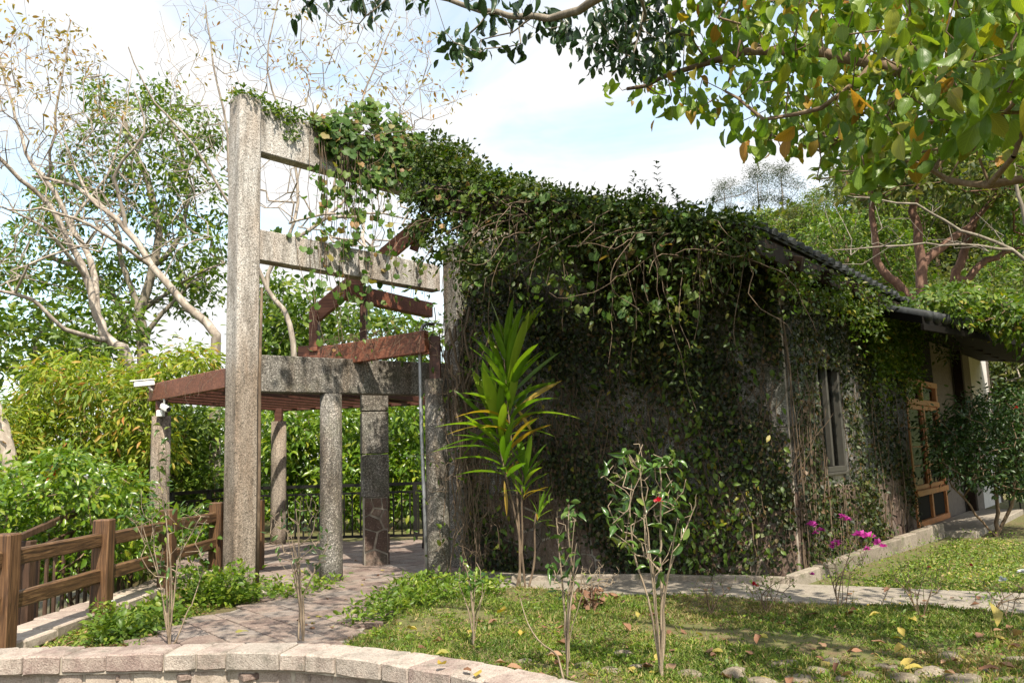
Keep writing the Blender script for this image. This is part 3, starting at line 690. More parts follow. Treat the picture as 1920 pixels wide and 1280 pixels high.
beam(hw - .01, 3.3, 5.52, 6.14, .2, 'top_beam'); beam(hw - .01, 3.3, 4.09, 4.49, .2, 'middle_beam')
DL = nrm(V3(.81, .585, 0)); a_ = C1 + DL * (hw + .01); b_ = C1 + DL * 2.95; a_[2] = b_[2] = 2.64
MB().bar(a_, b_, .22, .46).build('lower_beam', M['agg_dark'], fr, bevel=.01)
def rcol(x, y, z1, r, name, label, mat, group=None, cap=None):
    t = thing(name, label, 'column', (x, y, 0), group)
    MB().tube([(x, y, -0.1), (x, y, 0.3), (x, y, z1 * .6), (x, y, z1)], [r, r, r * .985, r * .97], 20).build('shaft', M[mat], t, smooth=True)
    if cap: MB().box(x - .07, y - .07, z1, x + .07, y + .07, z1 + cap).build('timber_post', M['redd'], t, bevel=.006)
    return t
COLG = 'round aggregate columns of the pavilion'
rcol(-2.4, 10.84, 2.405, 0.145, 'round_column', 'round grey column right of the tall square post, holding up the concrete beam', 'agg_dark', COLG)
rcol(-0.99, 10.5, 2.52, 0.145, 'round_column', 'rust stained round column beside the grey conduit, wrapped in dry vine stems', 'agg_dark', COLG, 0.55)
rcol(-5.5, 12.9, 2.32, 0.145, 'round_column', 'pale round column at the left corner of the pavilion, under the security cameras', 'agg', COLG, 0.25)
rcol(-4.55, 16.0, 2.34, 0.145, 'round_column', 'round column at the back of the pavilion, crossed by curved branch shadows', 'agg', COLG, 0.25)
# square pillar with stone foot
SP = V3(-2.1, 12.4, 0); sa = nrm(V3(1, 0.25, 0)); sb_ = V3(-sa[1], sa[0], 0)
pl = thing('stone_pillar', 'square pavilion pillar of grey slabs on a foot clad in irregular brown stone', 'pillar', tuple(SP))
def pbox(z0, z1, h, name, mat): 
    return MB().obox((SP[0], SP[1], (z0 + z1) / 2), sa, sb_, (0, 0, 1), h, h, (z1 - z0) / 2).build(name, M[mat], pl, bevel=.008)
pbox(-.05, 1.0, .17, 'core', 'mortar')
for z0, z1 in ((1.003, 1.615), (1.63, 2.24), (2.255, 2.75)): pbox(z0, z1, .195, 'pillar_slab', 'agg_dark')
def clip(poly, p0, n_):
    o_ = []
    for i in range(len(poly)):
        a, b_ = poly[i], poly[(i + 1) % len(poly)]; da = (a - p0) @ n_; db = (b_ - p0) @ n_
        if da <= 0: o_.append(a)
        if (da < 0) != (db < 0): o_.append(a + (b_ - a) * (da / (da - db)))
    return o_
def voronoi(w_, h_, n, gap, seed):
    r_ = np.random.default_rng(seed); pts = r_.uniform(0, 1, (n, 2)) * [w_, h_]
    for _ in range(2):
        cells = []
        for i in range(n):
            poly = [V3(0, 0)[:2], np.array([w_, 0.]), np.array([w_, h_]), np.array([0., h_])]
            for j in range(n):
                if j != i and np.linalg.norm(pts[j] - pts[i]) < 1.6:
                    d = pts[j] - pts[i]; poly = clip(poly, (pts[i] + pts[j]) / 2, d)
                    if len(poly) < 3: break
            cells.append(poly)
        pts = np.array([np.mean(c_, 0) if len(c_) > 2 else p_ for c_, p_ in zip(cells, pts)]) * 0.7 + pts * 0.3
    res = []
    for c_ in cells:
        if len(c_) < 3: continue
        c_ = np.array(c_); m_ = c_.mean(0); poly = [q for q in c_]
        for i in range(len(c_)):
            a, b_ = c_[i], c_[(i + 1) % len(c_)]; e = b_ - a
            if np.linalg.norm(e) < 1e-6: continue
            nn = np.array([e[1], -e[0]]) / np.linalg.norm(e)
            if (m_ - a) @ nn > 0: nn = -nn
            poly = clip(poly, a - nn * gap * (0.6 + r_.uniform(0, .9)), nn)
            if len(poly) < 3: break
        if len(poly) >= 3 and len(poly) < 12: res.append(np.array(poly))
    return res
def crazy(o0, ux, w_, h_, nrm_, n, seed, parent, mat='clad', gap=0.012, name='cladding_stone', t0=0.02):
    ux = V3(*ux); nn = V3(*nrm_)
    for poly in voronoi(w_, h_, n, gap, seed):
        ar = 0.5 * abs(sum(poly[i][0] * poly[(i + 1) % len(poly)][1] - poly[(i + 1) % len(poly)][0] * poly[i][1] for i in range(len(poly))))
        if ar < 0.004: continue
        th = t0 + rnd.uniform(0, .014)
        MB().prism([V3(*o0) + ux * q[0] + V3(0, 0, 1) * q[1] - nn * 0.01 for q in poly], nn, th + .01).build(name, M[mat], parent, bevel=.005)
for dx, dn in ((sa, -sb_), (sb_, sa)):
    o0 = SP - dx * .17 + dn * .17; crazy((o0[0], o0[1], 0.0), dx, .34, 1.0, dn, 9, int(abs(dx[0]) * 10), pl)

# ================================================================== TIMBER PERGOLA over the pavilion
tp = thing('timber_pergola', 'red brown timber roof frame of the pavilion with slatted beams and a raised truss', 'pergola', (-3.2, 12.8, 2.5))
def tbar(a, b_, w_, h_, name='beam', mat='red', up=(0, 0, 1)): return MB().bar(a, b_, w_, h_, up).build(name, M[mat], tp, bevel=.008)
La, Lb = P(284, 737, 13.05), P(470, 703, 10.75); La[2] = Lb[2] = 2.70
tbar(La, Lb, .09, .27, 'edge_beam')
tbar(P(604, 671, 11.3), P(800, 640, 10.3), .1, .28, 'edge_beam')
tbar((-5.6, 13.0, 2.66), (-4.5, 16.35, 2.66), .09, .22, 'edge_beam', 'redd')
tbar((-4.7, 16.2, 2.66), (-0.4, 15.6, 2.66), .09, .22, 'edge_beam', 'redd')
tbar((-2.6, 11.45, 2.75), (-2.0, 16.0, 2.75), .09, .2, 'cross_beam', 'redd')
for i in range(9):
    u = i / 8.0; a = V3(*La) * (1 - u) + V3(*Lb) * u; b_ = V3(-4.6, 16.2, 0) * (1 - u) + V3(-1.6, 15.8, 0) * u
    tbar((a[0], a[1] + .05, 2.63), (b_[0], b_[1], 2.63), .06, .11, 'rafter', 'redd')
# raised truss seen under the middle beam
pA, pB = P(590, 592, 12.5), P(806, 408, 12.5)
tbar(pA, pB, .12, .24, 'sloping_beam', 'red')
tbar(P(590, 660, 12.5), P(590, 592, 12.5) + V3(0, 0, .06), .13, .2, 'post', 'red', (0, 1, 0))
qa, qb = P(640, 545, 12.0), P(806, 582, 13.7)
tbar(qa, qb, .14, .25, 'beam', 'red')
tbar(P(682, 548, 12.35), P(682, 650, 12.35), .1, .13, 'post', 'redd', (0, 1, 0))
tbar(P(560, 662, 12.5), P(810, 652, 12.5), .12, .2, 'tie_beam', 'red')
tbar(pB + V3(-.1, .02, -.1), P(775, 470, 12.6), .09, .12, 'brace', 'redd')

# ================================================================== HOUSE
A = V3(-0.7, 11.8, 0); B = V3(3.26, 9.9, 0)
d1 = nrm(B - A); n1 = V3(d1[1], -d1[0], 0)            # wall facing the camera
d2 = nrm(V3(0.62, 0.785, 0)); n2 = V3(d2[1], -d2[0], 0)  # wall receding to the right
L1 = np.linalg.norm(B - A); L2 = 14.5
hs = thing('garden_house', 'long single storey house covered in creepers with a sloping tiled roof and orange window doors', 'house', (2.5, 12.5, 0))
E0 = V3(2.45, 8.1, 3.62); K0 = E0 - d1 * 3.84; K0[2] = 4.74
slope = (K0[2] - E0[2]) / 3.84
def roof_z(p):                                       # underside plane of the roof
    q = V3(p[0], p[1], 0) - V3(E0[0], E0[1], 0)
    # solve q = a*(-d1) + b*d2
    mat_ = np.array([[-d1[0], d2[0]], [-d1[1], d2[1]]]); a, b_ = np.linalg.solve(mat_, q[:2]); return E0[2] + slope * a
def wall_piece(o0, d, nn, t0, t1, z0, z1, name='wall', mat='inner', th=.22, back=0.0):
    a = o0 + d * t0 - nn * back; b_ = o0 + d * t1 - nn * back
    za = z1 if z1 is not None else roof_z(a) - .02; zb = z1 if z1 is not None else roof_z(b_) - .02
    poly = [(a[0], a[1], z0), (b_[0], b_[1], z0), (b_[0], b_[1], zb), (a[0], a[1], za)]
    return MB().prism(poly, -nn, th).build(name, M[mat], hs)
wall_piece(A, d1, n1, 0, L1 - .0, -0.2, None, mat='mortar')
W0, W1, WZ0, WZ1 = 0.95, 1.9, 1.18, 2.62
DZ1 = 2.68; D0, D1_ = 5.55, 8.0
wall_piece(B, d2, n2, 0.0, W0, -0.2, None, mat='mortar'); wall_piece(B, d2, n2, W1, D0, -0.2, None, mat='mortar')
wall_piece(B, d2, n2, W0, W1, -0.2, WZ0, mat='mortar'); wall_piece(B, d2, n2, W0, W1, WZ1, None, mat='mortar')
wall_piece(B, d2, n2, D0, D1_, DZ1, None, mat='shade_blackwood'); wall_piece(B, d2, n2, D1_, 12.0, -0.2, None, mat='inner'); wall_piece(B, d2, n2, 12.0, L2, -0.2, None, mat='plaster')  # black piece over the doors paints the shade under the porch
# far walls close the interior
A2 = A + d2 * L2; B2 = B + d2 * L2
wall_piece(A, d2, -n2, 0.25, L2, -0.2, None, mat='inner'); wall_piece(A2, d1, -n1, 0, L1, -.2, None, mat='inner')
MB().prism([(q[0], q[1], .02) for q in (A + d1 * .3 + d2 * .3, B - d1 * .3 + d2 * .3, B2 - d1 * .3, A2 + d1 * .3)], (0, 0, 1), .08).build('floor', M['inner'], hs)
# facing panels of exposed aggregate with open joints, clad foot of irregular stone
def facing(o0, d, nn, t0, t1, pw, zr, gap=.012):
    nx_ = max(1, round((t1 - t0) / pw)); w_ = (t1 - t0) / nx_
    for i in range(nx_):
        for z0, z1 in zr:
            a = t0 + w_ * i + gap / 2; b_ = a + w_ - gap; qa_, qb_ = o0 + d * a, o0 + d * b_
            za = min(z1, roof_z(qa_) - .05); zb = min(z1, roof_z(qb_) - .05)
            poly = [(qa_[0], qa_[1], z0), (qb_[0], qb_[1], z0), (qb_[0], qb_[1], zb), (qa_[0], qa_[1], za)]
            MB().prism(poly, nn, .03 + rnd.uniform(0, .004)).build('wall_panel', M['panel'], hs, bevel=.005)
rows = [(1.012, 1.745), (1.757, 2.49), (2.502, 3.235), (3.247, 4.6)]
facing(A, d1, n1, 0.0, L1, 1.1, rows)
facing(B, d2, n2, 0.03, W0, .92, rows[:3]); facing(B, d2, n2, W1, D0, 1.2, rows[:3]); facing(B, d2, n2, W0, W1, .95, [(2.64, 3.3)])
crazy(A, d1, L1, 1.0, n1, 70, 3, hs); crazy(B, d2, W1 + 1.0, 1.0, n2, 34, 4, hs)
crazy(B + d2 * (W1 + 1.0), d2, D0 - W1 - 1.0, 1.0, n2, 30, 5, hs)
# left return: light concrete pier where the frame meets the house
MB().obox((A[0] - .1, A[1] - .02, 2.2), d2, n2, (0, 0, 1), .12, .13, 2.4).build('corner_pier', M['agg_dark'], hs, bevel=.01)
# window
wf = thing('window', None, None, tuple(B + d2 * W0 + V3(0, 0, WZ0))); 
def child(o, parent):
    o.parent = parent; o.location = tuple(ORG[o.name] - ORG[parent.name]); return o
child(wf, hs)
def wbar(t0, t1, z0, z1, depth, name, mat, parent, off=0.0, bev=.006):
    c = B + d2 * ((t0 + t1) / 2) + n2 * off; c = V3(c[0], c[1], (z0 + z1) / 2)
    return MB().obox(c, d2, n2, (0, 0, 1), (t1 - t0) / 2, depth / 2, (z1 - z0) / 2).build(name, M[mat], parent, bevel=bev)
wbar(W0, W0 + .07, WZ0, WZ1, .12, 'frame', 'frame', wf); wbar(W1 - .07, W1, WZ0, WZ1, .12, 'frame', 'frame', wf)
wbar(W0 + .07, W1 - .07, WZ1 - .07, WZ1, .12, 'frame', 'frame', wf); wbar(W0 + .07, W1 - .07, WZ0, WZ0 + .07, .12, 'frame', 'frame', wf)
wbar((W0 + W1) / 2 - .03, (W0 + W1) / 2 + .03, WZ0 + .07, WZ1 - .07, .08, 'mullion', 'frame', wf)
wbar(W0 + .07, W1 - .07, WZ0 + .07, WZ1 - .07, .008, 'pane', 'glass', wf, -.03, 0)
wbar(W0 - .03, W1 + .03, WZ0 - .04, WZ0 - .003, .16, 'sill', 'frame', wf, .0)
cu = MB(); n_ = 40; pts = []
for i in range(n_ + 1):
    t_ = W0 + .3 + (W1 - W0 - .38) * i / n_; c = B + d2 * t_ - n2 * (.09 + .025 * math.sin(i * 1.25)); pts.append(c)
vs = [(q[0], q[1], WZ0 + .05) for q in pts] + [(q[0], q[1], WZ1 - .05) for q in pts]
cu.add(vs, [(i, i + 1, n_ + 2 + i, n_ + 1 + i) for i in range(n_)]).build('curtain', M['teal'], wf)
# orange window doors with a transom row and a solid foot
dr = thing('window_door', None, None, tuple(B + d2 * D0)); child(dr, hs)
dw = (D1_ - D0) / 2
wbar(D0, D1_, 2.56, 2.66, .12, 'head_rail', 'orange', dr); wbar(D0, D1_, 2.2, 2.3, .12, 'transom_rail', 'orange', dr, .01)
wbar(D0, D1_, .62, .72, .14, 'foot_rail', 'orange', dr, .012); wbar(D0, D1_, .1, .2, .12, 'threshold', 'orange', dr)
for i in range(3):
    t_ = min(max(D0 + dw * i, D0 + .05), D1_ - .05); wbar(t_ - .05, t_ + .05, .2, 2.56, .1, 'stile', 'orange', dr, -.004)
for i in range(2):
    a, b_ = D0 + dw * i + .05, D0 + dw * (i + 1) - .05
    wbar(a, b_, 2.3, 2.56, .008, 'pane', 'glass', dr, -.02, 0)
    wbar(a, b_, .2, .62, .03, 'lower_panel', 'shade_blackwood', dr, -.015)
    lf = wbar(a, a + .07, .72, 2.2, .05, 'leaf_frame', 'orange', dr, .0); wbar(b_ - .07, b_, .72, 2.2, .05, 'leaf_frame', 'orange', dr, .0)
    wbar(a + .07, b_ - .07, .72, .8, .05, 'leaf_frame', 'orange', dr); wbar(a + .07, b_ - .07, 2.12, 2.2, .05, 'leaf_frame', 'orange', dr)
    for r_ in range(1, 4): wbar(a + .07, b_ - .07, .8 + 1.32 * r_ / 4 - .012, .8 + 1.32 * r_ / 4 + .012, .04, 'glazing_bar', 'orange', dr, .001)
    wbar(a + .07, b_ - .07, .8, 2.12, .008, 'pane', 'glass', dr, -.012, 0)
wbar(D0 - .3, D1_ + 2.5, -.05, .1, .9, 'door_step', 'slab', hs, .5, .012)
# roof: slab, eave boards, rafter ends, rolls of tile
ROOF_L = 15.5
Kr = K0 - d1 * .15; Kr[2] = K0[2] + slope * .15
zup = V3(0, 0, 1)
c = [E0, E0 + d2 * ROOF_L, K0 + d2 * ROOF_L, K0]
MB().prism([tuple(q) for q in c], (0, 0, 1), .07).build('roof', M['darkwood'], hs); rf = bpy.data.objects[[o.name for o in hs.children if o.name.startswith('roof')][0]]
rdir = nrm(K0 - E0)                                    # up the slope
rn = nrm(np.cross(d2, rdir)); rn = rn if rn[2] > 0 else -rn
ntile = 58; sp = ROOF_L / ntile; Ls = np.linalg.norm(K0 - E0)
# one roll: half pipe made of four lapped tiles
tv = MB(); seg = 7; lap = 9
for k in range(lap):
    y0 = -0.06 + (Ls + .1) * k / lap; y1 = -0.06 + (Ls + .1) * (k + 1) / lap + .03
    ra, rb = .078, .066
    va = []
    for (yy, rr, h0) in ((y0, ra, .03), (y1, rb, .012)):
        for i in range(seg + 1):
            a = math.pi * i / seg; va.append(V3(*E0) + d2 * (sp / 2 - rr * math.cos(a)) + rdir * yy + rn * (.07 + h0 + rr * math.sin(a) * .95))
    fs = [(i, i + 1, seg + 2 + i, seg + 1 + i) for i in range(seg)] + [tuple(range(seg, -1, -1))]
    tv.add(va, fs)
tm = tv.mesh('roof_tile', origin=ORG[hs.name]); tm.materials.append(M['tile'])
for i in range(ntile):
    o = link('tile_roll', tm, rf, ORG[hs.name]); o.location = Vector(tuple(d2 * sp * i))
fl = MB()
q0 = E0 + rn * .075 - rdir * .03
fl.prism([tuple(q0), tuple(q0 + d2 * ROOF_L), tuple(q0 + d2 * ROOF_L + rdir * (Ls + .06)), tuple(q0 + rdir * (Ls + .06))], rn, .022)
fl.build('tile_bed', M['tile'], hs)
eb0 = E0 + V3(0, 0, -.07) + n2 * .005
MB().bar(eb0, eb0 + d2 * ROOF_L, .05, .2).build('eave_board', M['darkwood'], hs, bevel=.005)
rk = E0 + V3(0, 0, -.06) + n1 * .03; rk2 = K0 + V3(0, 0, -.06) + n1 * .03
MB().bar(rk, rk2, .06, .3).build('barge_board', M['darkwood'], hs, bevel=.005)
MB().bar(K0 + V3(-.05, 0, .06), K0 + d2 * 6 + V3(-.05, 0, .06), .2, .16).build('ridge_cap', M['tile'], hs, bevel=.02)
# lower porch roof that runs on over the doors
_f0, _f1 = G(1730, 606, 3.1), G(1925, 640, 3.1)
pq = [_f0, _f0 + (_f1 - _f0) * 3.4, B + d2 * 13.5 + V3(0, 0, 3.5), B + d2 * 3.0 + V3(0, 0, 3.5)]
MB().prism([tuple(q) for q in pq], (0, 0, 1), .1).build('porch_roof', M['shade_blackwood'], hs)
pdir = nrm(pq[1] - pq[0]); pback = nrm(pq[3] - pq[0]); pup = nrm((pq[2] + pq[3]) / 2 - (pq[0] + pq[1]) / 2)
for i in range(24):
    a = pq[0] + pdir * (.14 + .265 * i) + V3(0, 0, .115); b_ = a + (pq[3] - pq[0]) * (.97 - .012 * i); 
    MB().tube([a - pback * .06, (a + b_) / 2, b_], [.075, .075, .07], 8).build('tile_roll', M['tile'], bpy.data.objects['porch_roof'], smooth=True)
MB().bar(pq[0] + V3(0, 0, -.05) - pdir * .02, pq[1] + V3(0, 0, -.05), .05, .09).build('eave_board', M['shade_blackwood'], hs, bevel=.005)
for t_ in (9.9,): 
    q = B + d2 * t_ + n2 * .12; MB().obox((q[0], q[1], 1.7), d2, n2, (0, 0, 1), .09, .09, 1.75).build('porch_post', M['darkwood'], hs, bevel=.008)
for i in range(15):
    a = B + d2 * (-.9 + i * 1.0); a = V3(a[0], a[1], roof_z(a) - .1); b_ = a + n2 * .62; b_[2] = roof_z(b_) - .1
    MB().bar(a, b_, .09, .16).build('rafter', M['darkwood'], hs, bevel=.006)
for u in (0.25, 1.5, 2.7, 3.7):
    a = E0 - d1 * u; a[2] = roof_z(a) - .1; b_ = a + d2 * 2.2
    MB().bar(a + d2 * .1, b_, .1, .18).build('purlin', M['darkwood'], hs, bevel=.006)
# kerb round the planting bed at the foot of the house
ke = thing('stone_kerb', 'mossy stone kerb round the planting bed at the foot of the creeper covered wall', 'kerb', (2.0, 9.6, 0))
KP = [G(960, 1086, .05), G(1200, 1084, .05), G(1482, 1096, .03), G(1765, 1000, .06)]
KP = [V3(q[0], q[1], 0) for q in KP]
for a, b_, h0, h1 in ((KP[0], KP[1], .1, .1), (KP[1], KP[2], .1, .12), (KP[2], KP[3], .13, .24)):
    L = np.linalg.norm(b_ - a); k = max(1, round(L / .75)); d = (b_ - a) / L; sd_ = V3(d[1], -d[0], 0)
    for i in range(k):
        h = h0 + (h1 - h0) * (i + .5) / k
        MB().obox(a + d * L * (i + .5) / k + V3(0, 0, h / 2 - .03), d, sd_, (0, 0, 1), L / k / 2 - .004, .055, h / 2 + .03, .006).build('kerb_stone', M['kerbstone'], ke, bevel=.012)

# ================================================================== TIMBER FENCE on its stone kerb, railing behind
KX0, KX1 = -4.70, -4.2
kw = thing('fence_kerb_wall', 'low kerb wall of grey stone blocks under the brown timber fence', 'wall', (-4.45, 9.0, -.5))
y = 6.75
while y < 12.0:
    L = rnd.choice([.42, .5, .56, .46]); xo = rnd.uniform(-.015, .015)
    MB().obox(((KX0 + KX1) / 2 + xo, y + L / 2, .06), (1, 0, 0), (0, 1, 0), (0, 0, 1), .25, L / 2 - .006, .055, .012).build('cap_stone', M['block'], kw, bevel=.014)
    MB().obox(((KX0 + KX1) / 2 + .02 + xo, y + L / 2 - .1, -.29), (1, 0, 0), (0, 1, 0), (0, 0, 1), .21, L / 2 - .005, .29, .008).build('block', M['kerbstone'], kw, bevel=.012)
    y += L
FX = -4.2
fe = thing('timber_fence', 'brown timber fence with thick square posts and two rails', 'fence', (FX, 9.2, 0))
FY = [6.92, 8.55, 10.15, 11.75]
for y, x in zip(FY, (FX, FX, FX - .02, FX)):
    MB().obox((x, y, .45), (1, 0, 0), (0, 1, 0), (0, 0, 1), .085, .085, .57, .004).build('post', M['wood_v'], fe, bevel=.012)
for a, b_ in zip(FY[:-1], FY[1:]):
    for z in (.82, .47): MB().bar((FX - .01, a + .08, z + rnd.uniform(-.01, .01)), (FX - .01, b_ - .08, z), .075, .135).build('rail', M['wood'], fe, bevel=.014)
MB().obox((-3.75, 12.15, .45), (1, 0, 0), (0, 1, 0), (0, 0, 1), .08, .08, .57).build('post', M['wood_v'], fe, bevel=.012)
for z in (.82, .47): MB().bar((FX + .08, 11.78, z), (-3.83, 12.13, z), .075, .13).build('rail', M['wood'], fe, bevel=.014)
for z in (.82, .47): MB().bar((FX, 5.6, z), (FX, FY[0] - .085, z), .075, .135).build('rail', M['wood'], fe, bevel=.014)
RX = -5.2
sr = thing('stair_railing', 'brown baluster railing sloping down outside the timber fence', 'railing', (RX, 8.8, -.6))
for y in (7.45, 8.95, 10.6):
    MB().obox((RX, y, .08), (1, 0, 0), (0, 1, 0), (0, 0, 1), .065, .065, .72).build('post', M['wood_d'], sr, bevel=.008)
def rz(y): return .12 + (y - 7.0) * .17
for dz in (.42, .2):
    MB().bar((RX, 6.0, rz(6.0) + dz), (RX, 11.6, rz(11.6) + dz), .055, .07).build('rail', M['wood_d'], sr, bevel=.006)
MB().bar((RX, 6.0, -.5), (RX, 11.6, -.35), .055, .07).build('rail', M['wood_d'], sr, bevel=.006)
y = 6.1
while y < 11.5:
    if min(abs(y - q) for q in (7.45, 8.95, 10.6)) > .1:
        MB().bar((RX, y, -.47), (RX, y, rz(y) + .18), .035, .035, (0, 1, 0)).build('baluster', M['wood_d'], sr, bevel=.003)
    y += .17
# black metal railing at the back of the pavilion
br = thing('iron_railing', 'black metal railing with thin bars along the back of the pavilion', 'railing', (-3, 16, 0))
ra, rb = V3(-6.2, 13.4, 0), V3(-5.3, 16.25, 0); rc = V3(-0.2, 15.75, 0)
for a, b_ in ((ra, rb), (rb, rc)):
    for z, h in ((1.08, .06), (.93, .04), (.12, .05)): MB().bar(a + V3(0, 0, z), b_ + V3(0, 0, z), .05, h).build('rail', M['iron'], br)
    L = np.linalg.norm(b_ - a); k = int(L / .16)
    for i in range(k):
        q = a + (b_ - a) * (i + .5) / k; MB().bar(q + V3(0, 0, .14), q + V3(0, 0, .92), .028, .028, (0, 1, 0)).build('bar', M['iron'], br)
    for u in (0, .33, .66, 1):
        q = a + (b_ - a) * u; MB().bar(q + V3(0, 0, -.05), q + V3(0, 0, 1.1), .075, .075, (0, 1, 0)).build('post', M['iron'], br)
# bench in the pavilion
bn = thing('iron_bench', 'small black iron bench half hidden behind the grey conduit in the pavilion', 'bench', (-1.5, 13.9, 0))
bx = V3(-1.15, 14.2, 0); ba = nrm(V3(1, .35, 0)); bb = V3(-ba[1], ba[0], 0)
for i in range(4): MB().bar(bx + bb * (.09 * i - .1) + V3(0, 0, .43) - ba * .42, bx + bb * (.09 * i - .1) + V3(0, 0, .43) + ba * .42, .07, .03).build('seat_slat', M['iron'], bn)
for i in range(3): MB().bar(bx + bb * (.26 + .02 * i) + V3(0, 0, .56 + .12 * i) - ba * .42, bx + bb * (.26 + .02 * i) + V3(0, 0, .56 + .12 * i) + ba * .42, .025, .08).build('back_slat', M['iron'], bn)
for sx in (-.4, .4):
    MB().tube([bx + ba * sx - bb * .16, bx + ba * sx - bb * .1 + V3(0, 0, .2), bx + ba * sx - bb * .14 + V3(0, 0, .42)], .022, 6).build('leg', M['iron'], bn, smooth=True)
    MB().tube([bx + ba * sx + bb * .3, bx + ba * sx + bb * .2 + V3(0, 0, .25), bx + ba * sx + bb * .25 + V3(0, 0, .5), bx + ba * sx + bb * .32 + V3(0, 0, .86)], .022, 6).build('leg', M['iron'], bn, smooth=True)
    MB().tube([bx + ba * sx - bb * .14 + V3(0, 0, .42), bx + ba * sx - bb * .12 + V3(0, 0, .62), bx + ba * sx + bb * .22 + V3(0, 0, .64)], .018, 6).build('armrest', M['iron'], bn, smooth=True)
# iron chair and table far right beyond the house
tb = thing('iron_chair', 'black lattice iron chair in the shade at the far right beyond the dark bush', 'chair', tuple(P(1905, 960, 17.5)[:2]) + (0,))
cx = ORG[tb.name]
for i in range(5):
    for sgn in (-1, 1): MB().bar(cx + V3(-.22 + .11 * i, .2, .48), cx + V3(-.22 + .11 * i + sgn * .11, .2, .9), .018, .018, (0, 1, 0)).build('lattice_bar', M['iron'], tb)
MB().bar(cx + V3(-.25, 0, .45), cx + V3(.25, 0, .45), .45, .03).build('seat', M['iron'], tb, bevel=.01)
MB().bar(cx + V3(-.25, .2, .92), cx + V3(.25, .2, .92), .03, .04).build('back_rail', M['iron'], tb, bevel=.01)
for sx in (-.22, .22):
    for sy in (-.2, .2): MB().tube([cx + V3(sx * 1.1, sy * 1.1, 0), cx + V3(sx, sy, .45)], .018, 6).build('leg', M['iron'], tb)
# conduit: bends over at the top
cpts = [G(799, 1092), None]
g0 = G(799, 1094); g0 = V3(g0[0], g0[1], 0)
y0 = g0[1]; cpts = [P(801, 1098, y0), P(796, 950, y0), P(790, 800, y0), P(787, 650, y0), P(788, 624, y0), P(793, 611, y0 + .05), P(800, 607, y0 + .12), P(812, 608, y0 + .3)]
o = MB().tube(cpts, .024, 8).build('conduit_pipe', M['steel'], smooth=True)
setp(o, 'thin grey conduit pipe standing beside the rust stained round column, bent over at its top', 'pipe')
# slim bare pole leaning against the tall post
y1 = 9.98; o = MB().tube([P(482, 1112, y1), P(486, 900, y1), P(487, 700, y1), P(491, 540, y1)], [.022, .02, .019, .016], 7).build('bare_pole', M['dry_stem'], smooth=True)
setp(o, 'slim bare brown stem standing against the right edge of the tall square post', 'pole')
# security cameras on the left end of the pergola
sc_ = thing('security_camera', 'white bullet security camera with a sun hood on the left end of the red beam', 'camera', tuple(P(287, 742, 12.95)))
pc = P(270, 719, 12.8); cdv = nrm(V3(-.85, -.5, -.12)); cs_ = nrm(np.cross(cdv, V3(0, 0, 1))); cu_ = np.cross(cs_, cdv)
MB().obox(pc, cdv, cs_, cu_, .15, .05, .045).build('body', M['white'], sc_, bevel=.012)
MB().obox(pc + cu_ * .055 + cdv * .02, cdv, cs_, cu_, .18, .062, .008).build('sun_hood', M['white'], sc_, bevel=.004)
MB().tube([pc + cdv * .149, pc + cdv * .156], .034, 12).build('lens', M['lens'], sc_)
MB().tube([pc - cdv * .06 - cu_ * .045, pc - cdv * .1 - cu_ * .11, P(287, 735, 12.93)], [.018, .018, .022], 8).build('bracket', M['white'], sc_, smooth=True)
s2 = thing('security_camera', 'small white camera hanging on a bracket just under the left end of the red beam', 'camera', tuple(P(300, 752, 12.7)))
pd = P(310, 764, 12.62); cdv = nrm(V3(.75, -.6, -.35)); cs_ = nrm(np.cross(cdv, V3(0, 0, 1))); cu_ = np.cross(cs_, cdv)
MB().obox(pd, cdv, cs_, cu_, .1, .045, .045).build('body', M['white'], s2, bevel=.02)
MB().tube([pd + cdv * .1, pd + cdv * .106], .036, 12).build('lens', M['lens'], s2)
MB().tube([pd - cdv * .05 + cu_ * .04, pd - cdv * .08 + cu_ * .12, P(300, 748, 12.75)], .015, 8).build('bracket', M['white'], s2, smooth=True)
MB().obox(P(301, 775, 12.72), (1, 0, 0), (0, 1, 0), (0, 0, 1), .05, .05, .05).build('junction_box', M['white'], s2, bevel=.01)
# black shelf-like brackets on the far pale wall
sg = thing('wall_rack', 'small black rack of upright bars fixed to the pale far wall', 'rack', tuple(B + d2 * 12.2 + n2 * .1 + V3(0, 0, 1.6)))
gb = B + d2 * 12.2 + n2 * .12
MB().bar(gb + V3(0, 0, 1.75) - d2 * .8, gb + V3(0, 0, 1.75) + d2 * .8, .2, .05).build('shelf', M['iron'], sg)
for i in range(4): MB().bar(gb + V3(0, 0, 1.76) + d2 * (-.6 + .4 * i), gb + V3(0, 0, 2.15 - .06 * (i % 2)) + d2 * (-.6 + .4 * i), .06, .1, (0, 1, 0)).build('bar', M['iron'], sg)
# ================================================================== TREES LEFT
def plant(name, label, cat, base, group=None): return thing(name, label, cat, tuple(base), group)
def wood(lines, mat, parent, name='trunk', kmin=4, kmax=9):
    return link(name, tubes_mesh(name, lines, M[mat], ORG[parent.name], kmin, kmax), parent)
def split_wood(lines, parent, mat, thr=0.03, n1='trunk', n2='branches', kmin=4, kmax=9):
    a = [l for l in lines if l[1].max() >= thr]; b_ = [l for l in lines if l[1].max() < thr]
    if a: wood(a, mat, parent, n1, kmin, kmax)
    if b_:
        o = wood(b_, mat, parent, n2, kmin, kmax); o['kind'] = 'stuff'
def PL(y, *px): return [P(a, b_, y + (c[0] if c else 0)) for a, b_, *c in px]

